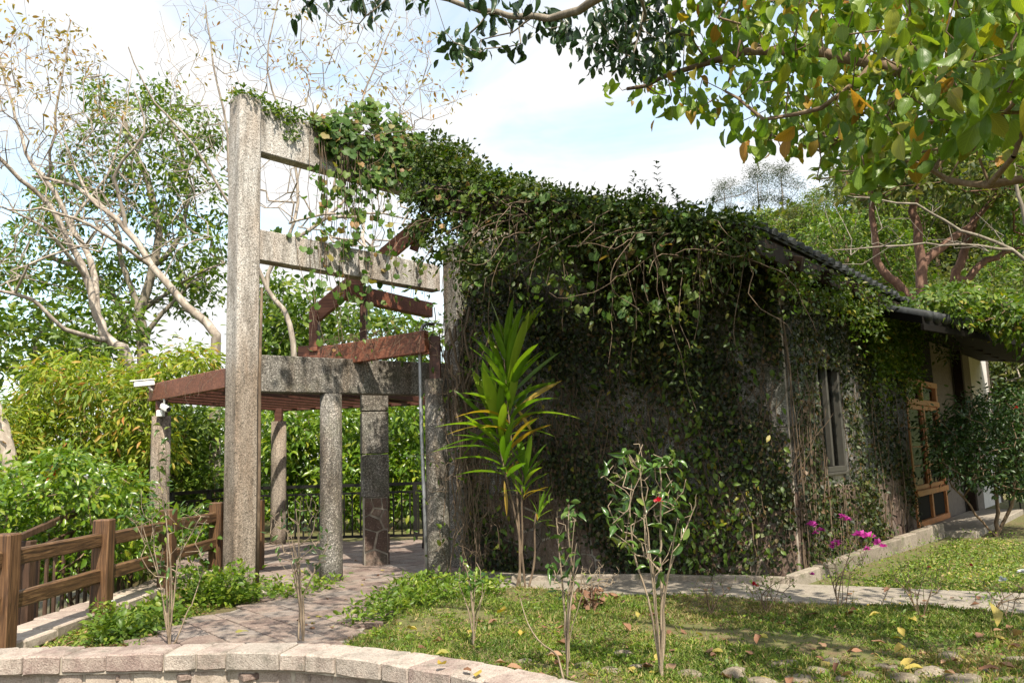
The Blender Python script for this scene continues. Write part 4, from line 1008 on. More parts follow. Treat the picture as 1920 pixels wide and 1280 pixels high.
# --- bare pale tree with forked trunks
y = 19.0
base = P(262, 720, y); base0 = V3(base[0] + .5, base[1], -2.5)
t = plant('bare_tree', 'tall bare tree with pale forked trunks leaning left behind the yellow green bush', 'tree', base0)
limbs = [[base0] + PL(y, (250, 705), (205, 640), (182, 590), (163, 520), (128, 450), (92, 385), (40, 335, -.5), (-60, 250, -1)),
         PL(y, (182, 590), (170, 490, .5), (130, 420, .8), (90, 340, 1), (50, 290, 1.2), (10, 150, 1.5), (-20, 60, 1.5)),
         PL(y, (163, 520), (105, 450, -1), (60, 415, -1.4), (-40, 370, -2)),
         PL(y, (205, 640), (120, 615, -1), (60, 560, -1.5), (-30, 540, -2)),
         PL(y, (130, 420, .8), (200, 330, 1.3), (230, 250, 1.6), (245, 130, 1.8)),
         PL(y, (90, 340, 1), (100, 250, .4), (120, 130, .2), (130, 40, .2))]
tg = px_points([(-60, 60), (60, 30), (160, 90), (260, 160), (280, 330), (220, 420), (120, 460), (60, 520), (-60, 560)], 900, y, 2.2)
c = px_points([(-60, -30), (60, -20), (170, 60), (190, 130), (120, 190), (-60, 200)], 70, y, 2); c2 = px_points([(0, 60), (200, 90), (260, 200), (120, 280), (0, 240)], 30, y, 2); tg = np.concatenate([tg, c, c2])
L = skeleton(limbs, tg, 0.4, .1, .005, limb_r=[(.17, .04), (.085, .02), (.05, .015), (.065, .018), (.04, .012), (.04, .012)])
split_wood(L, t, 'pale_bark', .045)
Pp, Ax, N, S = cluster_leaves(np.concatenate([c, c2]), 6, .09, .14, .5)
leaves_obj('foliage', [(*leafcloud(Pp, Ax, N, S, T8, .42), 0)], [M['L_aut']], t, 'stuff')

y = 17.0
base = P(406, 720, y); base0 = V3(base[0], base[1], -2.0)
t = plant('bare_tree', 'bare pale tree with one long limb leaning left behind the tall post', 'tree', base0)
limbs = [[base0] + PL(y, (404, 690), (402, 625), (350, 570), (285, 500), (240, 430), (205, 400), (140, 350, .6), (60, 330, 1)),
         PL(y, (240, 430), (215, 330, -.4), (270, 250, -.6), (250, 170, -.8)),
         PL(y, (285, 500), (200, 440, -.8), (110, 400, -1.2), (20, 395, -1.6)),
         PL(y, (205, 400), (165, 370), (130, 280, .5), (95, 230, .7))]
tg = px_points([(60, 240), (200, 160), (330, 230), (400, 330), (410, 480), (330, 480), (200, 480), (60, 440)], 240, y, 1.6)
L = skeleton(limbs, tg, 0.4, .1, .0055, limb_r=[(.15, .03), (.045, .015), (.045, .015), (.04, .015)])
split_wood(L, t, 'pale_bark', .04)

y = 21.0
base = P(560, 700, y); base0 = V3(base[0], base[1], -1.5)
t = plant('bare_tree', 'slender bare tree whose fine twigs fan out above the concrete beams', 'tree', base0)
limbs = [[base0] + PL(y, (550, 640), (500, 540), (530, 470), (610, 410), (690, 330, .5)),
         PL(y, (500, 540), (440, 400, -.4), (425, 250, -.8), (400, 120, -1), (385, 10, -1.2)),
         PL(y, (530, 470), (560, 380, .4), (540, 250, .4), (500, 130, .2), (520, 0, 0)),
         PL(y, (610, 410), (640, 300, 1), (690, 160, 1), (740, 40, 1)),
         PL(y, (440, 400, -.4), (360, 270, -1.2), (290, 190, -1.6), (240, 90, -2)),
         PL(y, (610, 410), (720, 400, .6), (800, 420, 1))]
tg = px_points([(280, 60), (330, -40), (800, -40), (820, 120), (780, 330), (820, 420), (700, 480), (520, 420), (420, 330), (300, 200)], 1300, y, 2.4)
c = px_points([(520, 120), (640, 20), (880, 60), (900, 200), (760, 250), (620, 230)], 110, y, 2); c2 = px_points([(300, 20), (600, 0), (600, 150), (330, 200)], 40, y, 2); tg = np.concatenate([tg, c, c2])
L = skeleton(limbs, tg, 0.4, .08, .0042, limb_r=[(.12, .03), (.05, .015), (.05, .015), (.045, .015), (.04, .012), (.04, .012)])
split_wood(L, t, 'pale_bark', .04)
Pp, Ax, N, S = cluster_leaves(np.concatenate([c, c2]), 4, .09, .14, .5)
leaves_obj('foliage', [(*leafcloud(Pp, Ax, N, S, T8, .42), 0)], [M['L_aut']], t, 'stuff')

# --- leafy evergreen trees
def leafy(name, label, y, base_px, limbs, poly, ncl, per, spread, size, mat='L_ever', bark='grey_bark', yv=2.0, lr=None, tip=.012, group=None, zb=-3.0, step=.6, tmpl=T8, width=.5, droop=.3):
    b_ = P(*base_px, y); b0 = V3(b_[0], b_[1], zb)
    t = plant(name, label, 'tree', b0, group)
    limbs = [[b0] + limbs[0]] + limbs[1:]
    tg = px_points(poly, ncl, y, yv)
    L = skeleton(limbs, tg, step, .1, tip, limb_r=lr)
    split_wood(L, t, bark, .06)
    Pp, Ax, N, S = cluster_leaves(tg, per, spread, size, droop)
    leaves_obj('foliage', [(*leafcloud(Pp, Ax, N, S, tmpl, width), 0)], [M[mat]], t, 'stuff')
    return t
y = 25.0
leafy('evergreen_tree', 'big leafy green tree with pale forked trunk behind the bare trees at the left', y, (270, 700),
      [PL(y, (268, 660), (262, 590), (290, 500), (295, 400), (260, 300), (230, 220)), PL(y, (290, 500), (340, 440), (350, 330), (320, 220)), PL(y, (262, 590), (232, 500), (215, 420), (150, 330), (120, 280)), PL(y, (262, 640), (330, 560), (400, 500))],
      [(120, 330), (150, 150), (185, 140), (210, 200), (285, 150), (330, 180), (415, 230), (425, 560), (330, 560), (300, 420), (220, 400), (150, 420), (90, 440), (70, 330)], 260, 24, .24, .19, lr=[(.24, .08), (.1, .035), (.1, .035), (.09, .03)])
y = 27.0
leafy('evergreen_tree', 'darker leafy tree low at the far left with gaps of sky under its crown', y, (225, 720),
      [PL(y, (228, 690), (235, 600), (180, 520), (90, 480)), PL(y, (235, 600), (330, 540))],
      [(-40, 440), (60, 400), (160, 440), (330, 480), (420, 520), (410, 610), (300, 570), (190, 560), (60, 540), (-40, 520)], 120, 26, .28, .2, lr=[(.2, .08), (.1, .05)])
y = 24.0
leafy('evergreen_tree', 'low dark leafy tree just above the yellow green bush at the far left', y, (60, 760),
      [PL(y, (60, 720), (70, 640), (110, 590))],
      [(-40, 590), (80, 560), (230, 580), (300, 640), (200, 680), (30, 700), (-40, 690)], 60, 50, .34, .23, lr=[(.15, .06)])
y = 26.0
leafy('evergreen_tree', 'leafy tree seen through the frame between the tall post and the red truss', y, (520, 760),
      [PL(y, (520, 720), (525, 640), (520, 590))],
      [(480, 560), (520, 520), (600, 550), (700, 560), (800, 620), (800, 690), (480, 690)], 80, 60, .36, .24, lr=[(.18, .08)])

def bush(name, label, poly, y, yv, ncl, per, spread, size, mat, width=.45, zb=-1.6, droop=.35, bark='brown_bark', tmpl=T8, cat='bush', extra=None, group=None, tip=.006):
    xs = [p[0] for p in poly]; ys = [p[1] for p in poly]
    b_ = P(sum(xs) / len(xs), max(ys), y); b0 = V3(b_[0], b_[1], zb)
    t = plant(name, label, cat, b0, group)
    tg = px_points(poly, ncl, y, yv)
    L = skeleton([[b0, b0 + V3(.05, 0, .5)]], tg[rng.permutation(len(tg))[:min(len(tg), 110)]], .5, .1, tip, rmax=.09)
    wood(L, bark, t, 'stems')['kind'] = 'stuff'
    Pp, Ax, N, S = cluster_leaves(tg, per, spread, size, droop)
    leaves_obj('foliage', [(*leafcloud(Pp, Ax, N, S, tmpl, width), 0)], [M[mat]], t, 'stuff')
    return t
bush('yellow_green_bush', 'tall yellow green bush with drooping leaves behind the left end of the pergola', [(20, 740), (60, 690), (130, 665), (230, 690), (290, 670), (380, 650), (415, 690), (300, 740), (330, 850), (260, 890), (120, 870), (40, 850), (10, 800)], 14.8, 1.0, 300, 36, .16, .15, 'L_yg', .3, droop=.6)
bush('yellow_green_bush', 'smaller yellow green bush at the left edge below the dark tree', [(-60, 780), (20, 760), (60, 820), (100, 900), (60, 940), (-60, 940)], 14.0, .8, 90, 44, .2, .14, 'L_yg', .3, droop=.6)
bush('green_shrub', 'broad glossy green shrub close behind the timber fence at the left', [(-80, 900), (40, 880), (120, 850), (200, 870), (270, 920), (300, 1010), (260, 1060), (60, 1090), (-80, 1130)], 10.3, .9, 260, 36, .13, .092, 'L_gl', .48, zb=-2.2)
bush('green_shrub', 'green shrub behind the pale corner column of the pavilion', [(240, 800), (330, 770), (420, 770), (425, 960), (330, 990), (250, 960)], 16.6, .9, 130, 44, .22, .14, 'L_ever', .5)
bush('green_shrub', 'dark green shrub seen between the tall post and the round column', [(480, 770), (600, 760), (600, 960), (480, 960)], 19.5, .8, 110, 44, .24, .16, 'L_gl', .42)
bush('green_shrub', 'sunlit bright green shrub behind the black railing in the pavilion', [(620, 760), (800, 755), (840, 960), (620, 970)], 19.0, .8, 170, 40, .22, .17, 'L_gl', .4)
bush('green_shrub', 'low green shrub under the fence rails at the left edge', [(-60, 1050), (100, 1010), (260, 1000), (400, 970), (420, 1010), (200, 1060), (-60, 1120)], 12.0, .6, 80, 34, .18, .12, 'L_gl', .5, zb=-2.2)
bush('background_shrub', 'dark green shrubbery filling the background behind the pavilion railing', [(230, 760), (860, 740), (880, 980), (240, 1000)], 23.5, 1.2, 260, 50, .3, .22, 'L_ever', .5, zb=-3)
# orange flower head on a tall stalk
fb = P(97, 1040, 9.9); t = plant('orange_flower', 'single orange flower head on a tall stalk above the glossy shrub at the left', 'flower', (fb[0], fb[1], -1.2))
wood([(np.array([(fb[0], fb[1], -1.2), P(104, 960, 9.8), P(100, 905, 9.7)]), np.array([.012, .008, .006]))], 'green_stem', t, 'stem')
C_ = np.array([P(97 + rnd.uniform(-9, 9), 888 + rnd.uniform(-10, 10), 9.7 + rnd.uniform(-.06, .06)) for _ in range(26)])
leaf_parts('petal', C_, rng.normal(0, 1, (26, 3)), rng.normal(0, 1, (26, 3)), np.full(26, .06), [single_mesh('petal', T8, .5, M['orfl'])], t)
# leaning pale trunk at the far left
t = plant('leaning_trunk', 'bare pale trunk leaning in at the far left edge above the fence', 'tree', tuple(P(40, 930, 13.2)))
wood([(np.array([P(44, 960, 13.2), P(20, 880, 13.2), P(2, 800, 13.3), P(-40, 690, 13.5)]), np.array([.13, .13, .12, .1]))], 'pale_bark', t, 'trunk', 8, 12)

# ================================================================== WOODED HILL ON THE RIGHT
def proto_tree(kind, seed):
    r_ = random.Random(seed); st = rnd.getstate(); rnd.seed(seed)
    if kind == 'round':
        H = 8.0; C_ = []
        for i in range(46):
            a = r_.uniform(0, 6.28); u = r_.uniform(-1, 1); q = math.sqrt(1 - u * u) * r_.uniform(.6, 1)
            C_.append((2.7 * q * math.cos(a), 2.7 * q * math.sin(a), 5.2 + 2.5 * u))
        C_ = np.array(C_); L = skeleton([[(0, 0, -.6), (.1, 0, 1.5), (0.1, .1, 3.6)]], C_, .6, .1, .025, limb_r=[(.22, .14)])
        Pp, Ax, N, S = cluster_leaves(C_, 62, .4, .26, .25, .6); w_ = .5
    elif kind == 'loose':
        H = 9.5; C_ = np.array([(r_.gauss(0, 1.5), r_.gauss(0, 1.5), r_.uniform(4.5, 9.6)) for i in range(40)])
        L = skeleton([[(0, 0, -.6), (.1, .1, 2.5), (-.1, 0, 5.2)]], C_, .7, .12, .022, limb_r=[(.2, .1)])
        Pp, Ax, N, S = cluster_leaves(C_, 50, .4, .26, .3); w_ = .45
    else:
        H = 10.5; C_ = np.array([((2.4 - abs(z - 8) * .55) * r_.uniform(.1, 1) * math.cos(a), (2.4 - abs(z - 8) * .55) * r_.uniform(.1, 1) * math.sin(a), z) for z, a in [(r_.uniform(6, 10.5), r_.uniform(0, 6.28)) for i in range(34)]])
        L = skeleton([[(0, 0, -.6), (.05, .1, 4), (0, 0, 9)]], C_, .7, .05, .02, limb_r=[(.17, .06)])
        Pp, Ax, N, S = cluster_leaves(C_, 90, .42, .26, .0, .5); w_ = .16
    rnd.setstate(st); return L, (Pp, Ax, N, S, w_)
protos = {}
for kind, lm, bk in (('round', 'L_hill', 'brown_bark'), ('round2', 'L_ever', 'brown_bark'), ('loose', 'L_hill', 'pale_bark'), ('loose2', 'L_hill', 'pale_bark'), ('pine', 'L_pine', 'grey_bark')):
    L, (Pp, Ax, N, S, w_) = proto_tree(kind.rstrip('2'), hash_ if False else {'round': 3, 'round2': 8, 'loose': 5, 'loose2': 12, 'pine': 21}[kind])
    V, T, U = leafcloud(Pp, Ax, N, S, T4, w_)
    protos[kind] = (tubes_mesh('trunk', L, M[bk], (0, 0, 0), 3, 6), mesh_np('foliage', V, T, U, True, [M[lm]]))
def hill_tree(kind, x, y, s, name, label, group=None, rz=None, z=None, sx=1.0):
    z = float(hill_h(np.array(x), np.array(y))) - .9 if z is None else z
    t = thing(name, label, 'tree', (x, y, z), group)
    a, b_ = protos[kind]
    for nm, me, kd in (('trunk', a, None), ('foliage', b_, 'stuff')):
        o = bpy.data.objects.new(nm, me); COL.objects.link(o); o.parent = t
        if kd: o['kind'] = kd
    t.scale = (s * sx, s * sx, s); t.rotation_euler = (0, 0, rnd.uniform(0, 6.28) if rz is None else rz); return t
def at_px(px, y): return P(px, 500, y)[0]
# pines that stand on the crest
for px, y, s, lab in ((1368, 84, .95, 'leftmost round topped pine on the crest of the hill, against the sky'), (1432, 86, 1.15, 'tall thin pine with a bare trunk, second from the left on the hill crest'),
                      (1478, 88, 1.2, 'slender pine on the hill crest just left of the hanging leaves')):
    x = at_px(px, y); q = P(px, 420, y); hill_tree('pine', x, y, s * .8, 'pine_tree', lab, z=q[2] - 3.5)
spots = []
for ring, (y0, n) in enumerate(((33, 10), (41, 11), (50, 12), (60, 13), (71, 14), (82, 14))):
    for i in range(n):
        px = 1290 + (2060 - 1290) * (i + rnd.uniform(.1, .9)) / n; y = y0 + rnd.uniform(-3, 3); spots.append((px, y))
SKY = ([1200, 1335, 1350, 1480, 1540, 1600, 1700, 2100], [470, 430, 402, 385, 350, 300, 230, 200])
for px, y in spots:
    x = at_px(px, y); kind = rnd.choice(['round', 'round', 'round2', 'loose', 'loose2', 'round', 'round2'])
    nm = {'round': 'broadleaf_tree', 'round2': 'dark_broadleaf_tree', 'loose': 'slender_tree', 'loose2': 'slender_tree'}[kind]
    lb = {'round': 'green broadleaf tree among others on the wooded hillside behind the house', 'round2': 'darker green broadleaf tree among others on the wooded hillside behind the house',
          'loose': 'loose crowned slender tree on the wooded hillside behind the house', 'loose2': 'pale trunked slender tree on the wooded hillside behind the house'}[kind]
    s_ = rnd.uniform(.62, .9); z_ = float(hill_h(np.array(x), np.array(y))) - .9; H_ = {'r': 8.2, 'l': 10}[kind[0]]; lim = np.interp(px, *SKY)
    while s_ > .3 and (proj((x, y, z_ + H_ * s_))[1] < lim or proj((x, y, z_ + H_ * s_ * .7))[0] - 1550 / y * 2.6 * s_ < 1325): s_ *= .9
    if s_ <= .33 or proj((x, y, z_ + H_ * s_))[1] > 640: continue
    hill_tree(kind, x, y, s_, nm, lb, nm.replace('_', ' ') + 's on the hillside')
# undergrowth on the hill
C_ = []
for i in range(2600):
    y = rnd.uniform(27, 85); px = rnd.uniform(1240, 2060); x = at_px(px, y); C_.append((x, y, float(hill_h(np.array(x), np.array(y))) - .5 + rnd.uniform(0, .8)))
Pp, Ax, N, S = cluster_leaves(np.array(C_), 22, .6, .42, .1, .7)
o = leaves_obj('undergrowth', [(*leafcloud(Pp, Ax, N, S, T4, .6), 0)], [M['L_hill']], None, 'stuff')
# reddish trunked trees behind the roof
y = 23.0
leafy('red_trunk_tree', 'tree with thick reddish forking trunks directly behind the tiled roof', y, (1730, 620),
      [PL(y, (1730, 560), (1728, 500), (1722, 430), (1715, 380), (1735, 300)), PL(y, (1728, 500), (1780, 450), (1830, 410), (1880, 350)), PL(y, (1722, 580), (1680, 530), (1645, 490), (1635, 400), (1630, 330))],
      [(1560, 300), (1640, 240), (1760, 240), (1900, 240), (1960, 300), (1940, 390), (1840, 370), (1760, 350), (1690, 370), (1620, 380), (1560, 360)], 100, 40, .34, .22, 'L_hill', 'red_bark', 2.2, lr=[(.22, .09), (.14, .06), (.15, .06)], zb=-1)
y = 24.5
leafy('red_trunk_tree', 'second reddish forking tree to the right behind the tiled roof', y, (1800, 620),
      [PL(y, (1795, 570), (1800, 500), (1815, 450), (1830, 380)), PL(y, (1800, 540), (1850, 490), (1900, 470))],
      [(1780, 330), (1850, 300), (1960, 320), (1980, 470), (1930, 460), (1850, 400)], 60, 40, .34, .24, 'L_ever', 'red_bark', 2.0, lr=[(.2, .1), (.13, .07)], zb=-1)
y = 28.0
leafy('broadleaf_tree', 'leafy green tree between the roof tiles and the reddish trunks', y, (1600, 600),
      [PL(y, (1600, 560), (1590, 490), (1580, 440))],
      [(1510, 440), (1580, 400), (1700, 430), (1720, 520), (1640, 540), (1540, 490)], 90, 40, .3, .2, 'L_ever', 'brown_bark', 1.6, lr=[(.14, .07)], zb=-1, width=.45)
# thin bare tree with spreading branches low over the roof, right
y = 13.5
bb0 = P(2010, 700, y); t = plant('bare_tree', 'thin bare grey tree at the right edge, its long branches over the roof', 'tree', (bb0[0], bb0[1], 0))
L = skeleton([[(bb0[0], bb0[1], 0)] + PL(y, (2005, 640), (1980, 540), (1900, 470), (1800, 430), (1720, 385), (1600, 370)), PL(y, (1900, 470), (1800, 455), (1700, 460), (1560, 470)), PL(y, (1980, 540), (1925, 420), (1905, 330), (1880, 240))],
             px_points([(1530, 360), (1700, 370), (1860, 400), (1940, 500), (1800, 480), (1560, 500)], 55, y, .7), .3, .12, .006, limb_r=[(.06, .012), (.025, .008), (.04, .02)])
split_wood(L, t, 'grey_bark', .03)
# yellow green creeper shrub behind the eave at the right
bush('yellow_green_creeper', 'yellow green creeper spilling over the lower roof at the right edge', [(1715, 565), (1780, 535), (1860, 555), (1960, 590), (1960, 645), (1900, 632), (1840, 605), (1780, 602), (1730, 600)], 11.9, .5, 110, 26, .11, .1, 'L_ivy2', .55, zb=3.3, cat='creeper')

# ================================================================== DARK BUSH RIGHT, BESIDE THE DOORS
y = 10.8
g = G(1868, 1005); yb = g[1]
t = plant('camellia_bush', 'tall dark leafy bush with slim bare stems beside the orange window doors', 'bush', (g[0], g[1], 0.02))
tg = px_points([(1735, 800), (1790, 760), (1850, 735), (1960, 720), (1990, 860), (1960, 930), (1850, 910), (1760, 880)], 420, yb, .8)
L = skeleton([[g, P(1870, 960, yb), P(1862, 900, yb), P(1840, 850, yb)], [g, P(1895, 950, yb), P(1905, 870, yb), P(1930, 820, yb)], [g, P(1850, 990, yb - .1), P(1820, 950, yb - .1), P(1780, 900, yb - .1)]], tg, .25, .12, .004, limb_r=[(.035, .02), (.03, .02), (.02, .012)])
split_wood(L, t, 'brown_bark', .012, 'stem')
Pp, Ax, N, S = cluster_leaves(tg, 24, .13, .075, .3)
k = front_first(Pp, S, 120); rest = np.setdiff1d(np.arange(len(Pp)), k)
cm = [single_mesh('leaf', T8, .48, M['L_bush'])]
leaf_parts('leaf', Pp[k], Ax[k], N[k], S[k], cm, t)
leaves_obj('foliage', [(*leafcloud(Pp[rest], Ax[rest], N[rest], S[rest], T8, .48), 0)], [M['L_bush']], t, 'stuff')
def flower(c, r, mat, parent, n=14, name='flower', down=0.0):
    c = V3(*c); d = rng.normal(0, 1, (n, 3)); d[:, 2] = np.abs(d[:, 2]) * .7 + .15; d = nrm(d)
    nn = rng.normal(0, .4, (n, 3)) + V3(0, 0, 1)
    leaves_obj(name, [(*leafcloud(np.repeat(c[None], n, 0) + d * r * .1, d, nn, np.full(n, r) * rng.uniform(.8, 1.15, n), T8, .75), 0)], [M[mat]], parent)
for px in ((1804, 802), (1905, 765), (1880, 830)): flower(P(*px, yb - .5), .04, 'redfl', t)

# ================================================================== TREE OVERHANGING FROM THE RIGHT
tb0 = V3(6.4, 4.2, 0)
ot = plant('overhanging_tree', 'near tree reaching in from the upper right with large drooping yellow green leaves', 'tree', tb0)
def dep(x, y): return 9.3 - (x - 1150) / 770.0 * 4.6
limbs = [[tb0, (6.3, 4.3, 1.6), (6.0, 4.6, 3.0), P(1990, 240, 5.6), P(1880, 185, 5.8), P(1760, 150, 6.0), P(1640, 120, 6.4), P(1520, 95, 6.9), P(1400, 95, 7.6), P(1290, 130, 8.3), P(1180, 170, 9.0)],
         [P(1880, 185, 5.8), P(1800, 110, 6.3), P(1720, 20, 7.0), P(1640, -60, 7.6)],
         [(6.0, 4.6, 3.0), P(1960, 330, 5.0), P(1820, 350, 5.3), P(1720, 300, 5.7)],
         [P(1640, 120, 6.4), P(1540, 200, 6.4), P(1440, 220, 6.9), P(1360, 170, 7.5)],
         [(6.3, 4.3, 1.6), (6.6, 4.6, 4.0), (5.2, 5.8, 6.2), (3.0, 6.8, 7.2), (1.0, 7.2, 7.6)],
         [(6.6, 4.6, 4.0), (6.0, 3.4, 5.2), (4.4, 2.6, 5.8)]]
poly = [(1150, 165), (1215, 60), (1270, -60), (1980, -60), (1980, 310), (1890, 330), (1850, 290), (1800, 320), (1740, 300), (1660, 310), (1610, 330), (1530, 370), (1480, 300), (1430, 290), (1390, 250), (1290, 215), (1235, 190)]
tw_ = px_points(poly, 280, dep, 1.0)
tw2 = px_points([(1350, -40), (1960, -40), (1960, 230), (1700, 270), (1500, 250), (1380, 150)], 115, dep, .9)
tw3 = np.array([(rnd.uniform(3.4, 7.4), rnd.uniform(3.6, 6.4), rnd.uniform(3.3, 5.4)) for _ in range(110)]); tw3 = np.array([q for q in tw3 if proj(q)[0] > 1990])
tw_ = np.concatenate([tw_, tw2, tw3])
# unseen crown clusters, added above the picture to shade the lawn and house
up_shade = np.array([(rnd.uniform(2.5, 7), rnd.uniform(1.5, 3.6), rnd.uniform(4.6, 6.4)) for _ in range(14)] + [(rnd.uniform(2.0, 4.9), rnd.uniform(7.1, 7.9), rnd.uniform(6.2, 7.2)) for _ in range(70)])
up_shade = np.array([q for q in up_shade if proj(q)[1] < -90])
L = skeleton(limbs, np.concatenate([tw_, up_shade]), .3, .1, .005, limb_r=[(.12, .02), (.035, .015), (.04, .015), (.025, .012), (.1, .03), (.06, .03)])
split_wood(L, ot, 'brown_bark', .02, 'limb')
def drooping(C_, per, spread, size, sv=.28):
    n = len(C_) * per; Pp = np.repeat(C_, per, 0) + rng.normal(0, 1, (n, 3)) * spread * [1, 1, .6]
    Ax = rng.normal(0, .55, (n, 3)); Ax[:, 2] -= 1.0
    N = rng.normal(0, .8, (n, 3)); N[:, 2] += .35; N[:, 1] -= .7
    return Pp, nrm(Ax), nrm(N), size * (1 + rng.uniform(-sv, sv, n))
Pp, Ax, N, S = drooping(tw_, 6, .13, .132, .5)
# keep the lower outline free of strays, clear of the view of the house
ok = np.array([proj(p + a * s * .6)[1] < 345 + 45 * math.sin(proj(p)[0] * .02) + (0 if proj(p)[0] > 1400 else -60) for p, a, s in zip(Pp, Ax, S)]); Pp, Ax, N, S = Pp[ok], Ax[ok], N[ok], S[ok]
k = front_first(Pp, S, 300); rest = np.setdiff1d(np.arange(len(Pp)), k)
bm_ = [single_mesh('leaf', BIG[i], .5 + .05 * i, M['L_big']) for i in range(4)]
leaf_parts('leaf', Pp[k], Ax[k], N[k], S[k], bm_, ot)
cl_ = []
for q, tm_ in ((rest[0::2], BIG[0]), (rest[1::2], BIG[2])): cl_.append((*leafcloud(Pp[q], Ax[q], N[q], S[q], tm_, .58), 0))
Pu, Au, Nu, Su = drooping(up_shade, 20, .3, .2); cl_.append((*leafcloud(Pu, Au, Nu, Su, T8, .58), 0))
leaves_obj('foliage', cl_, [M['L_big']], ot, 'stuff')

# second tree overhead: dark leaves along the top edge
tb1 = V3(1.2, 2.2, 0) * 0 + V3(-6.5, 2.0, -.6)
y = 7.6
t2 = plant('overhead_tree', 'dark leaved branches hanging in from the top edge, centre of the photo', 'tree', (4.8, 2.4, 0))
limbs = [[(4.8, 2.4, 0), (4.6, 2.6, 3.0), (3.4, 4.2, 5.4), P(1330, -120, 6.4), P(1160, -30, 6.8), P(1080, 20, 7.2), P(1000, 38, 7.5), P(930, 22, 7.7), P(840, 2, 7.9), P(740, -20, 8.1), P(640, -10, 8.3)],
         [P(1000, 38, 7.5), P(960, 60, 7.6), P(900, 75, 7.8)], [P(930, 22, 7.7), P(880, 60, 7.8), P(840, 100, 7.9)],
         [P(1160, -30, 6.8), P(1210, 30, 7.4), P(1180, 90, 7.9), P(1110, 75, 8.2)],
         [P(740, -20, 8.1), P(690, 30, 8.2), P(640, 50, 8.3)],
         [(4.6, 2.6, 3.0), (3.6, 3.0, 5.0), (2.6, 3.6, 6.0), (0.5, 4.4, 6.6), (-2.0, 4.8, 7.0)]]  # last limb added to carry the unseen shading clusters
over_shade = np.array([(rnd.uniform(-2.4, .6), rnd.uniform(4.4, 5.4), rnd.uniform(5.6, 8.0)) for _ in range(46)] + [(rnd.uniform(-2.4, .2), rnd.uniform(3.7, 5.0), rnd.uniform(4.9, 6.2)) for _ in range(34)]); over_shade = np.array([q for q in over_shade if proj(q)[1] < -110])  # unseen clusters added overhead to shade the tall post and the path
tgs = np.concatenate([px_points([(560, -30), (720, -30), (720, 30), (620, 50), (560, 10)], 16, 8.2, .4), px_points([(740, -10), (860, 20), (1000, 60), (1090, 80), (1060, 20), (900, -20)], 26, 7.7, .4),
                      px_points([(830, 60), (1000, 70), (1070, 100), (960, 95), (870, 105)], 14, 7.7, .3),
                      px_points([(1080, 60), (1130, 20), (1180, -40), (1300, -40), (1260, 60), (1250, 110), (1200, 140), (1120, 110)], 55, 8.0, .5)])
L = skeleton(limbs, np.concatenate([tgs, over_shade]), .22, .14, .004, limb_r=[(.11, .014), (.012, .006), (.012, .006), (.018, .008), (.012, .006), (.06, .02)])
split_wood(L, t2, 'grey_bark', .012, 'branch')
nb = 56
P1, A1, N1, S1 = drooping(tgs[:nb], 4, .09, .135); P2, A2_, N2, S2 = drooping(tgs[nb:], 13, .12, .105)
Pp = np.concatenate([P1, P2]); Ax = np.concatenate([A1, A2_]); N = np.concatenate([N1, N2]); S = np.concatenate([S1, S2])
k = front_first(Pp, S, 300); rest = np.setdiff1d(np.arange(len(Pp)), k)
leaf_parts('leaf', Pp[k], Ax[k], N[k], S[k], [single_mesh('leaf', BIG[i], .5, M['L_dark']) for i in range(3)], t2)
Pu, Au, Nu, Su = drooping(over_shade, 14, .24, .13)
leaves_obj('foliage', [(*leafcloud(Pp[rest], Ax[rest], N[rest], S[rest], T8, .5), 0), (*leafcloud(Pu, Au, Nu, Su, T8, .5), 0)], [M['L_dark']], t2, 'stuff')
# ================================================================== VINES
def strand(p0, length, sway=.12, step=.12, lean=(0, 0, 0)):
    p = V3(*p0); pts = [p]; d = V3(0, 0, -1.0) + V3(*lean)
    for i in range(max(2, int(length / step))):
        d = nrm(d + np.array([rnd.gauss(0, sway), rnd.gauss(0, sway), -.25])); p = p + d * step; pts.append(p)
    return np.array(pts)
def tangle(p0, d0, length, sway=.35, grav=-.05, step=.1):
    p = V3(*p0); d = nrm(V3(*d0)); pts = [p]
    for i in range(max(2, int(length / step))):
        d = nrm(d + np.array([rnd.gauss(0, sway) for _ in range(3)]) + V3(0, 0, grav)); p = p + d * step; pts.append(p)
    return np.array(pts)
def tl(pts, r0, r1=None): return (pts, np.linspace(r0, r1 or r0 * .5, len(pts)))
def facing_leaves(Pp, nn, size, sv=.3, droop=.7, spreadN=.5):
    n = len(Pp); Ax = rng.normal(0, .5, (n, 3)); Ax[:, 2] -= droop
    N = rng.normal(0, spreadN, (n, 3)) + V3(*nn) + V3(0, 0, .45)
    return Pp, nrm(Ax), nrm(N), size * (1 + rng.uniform(-sv, sv, n))
hm = [single_mesh('leaf', HEART[i], 1.0, M['L_vine']) for i in range(3)]
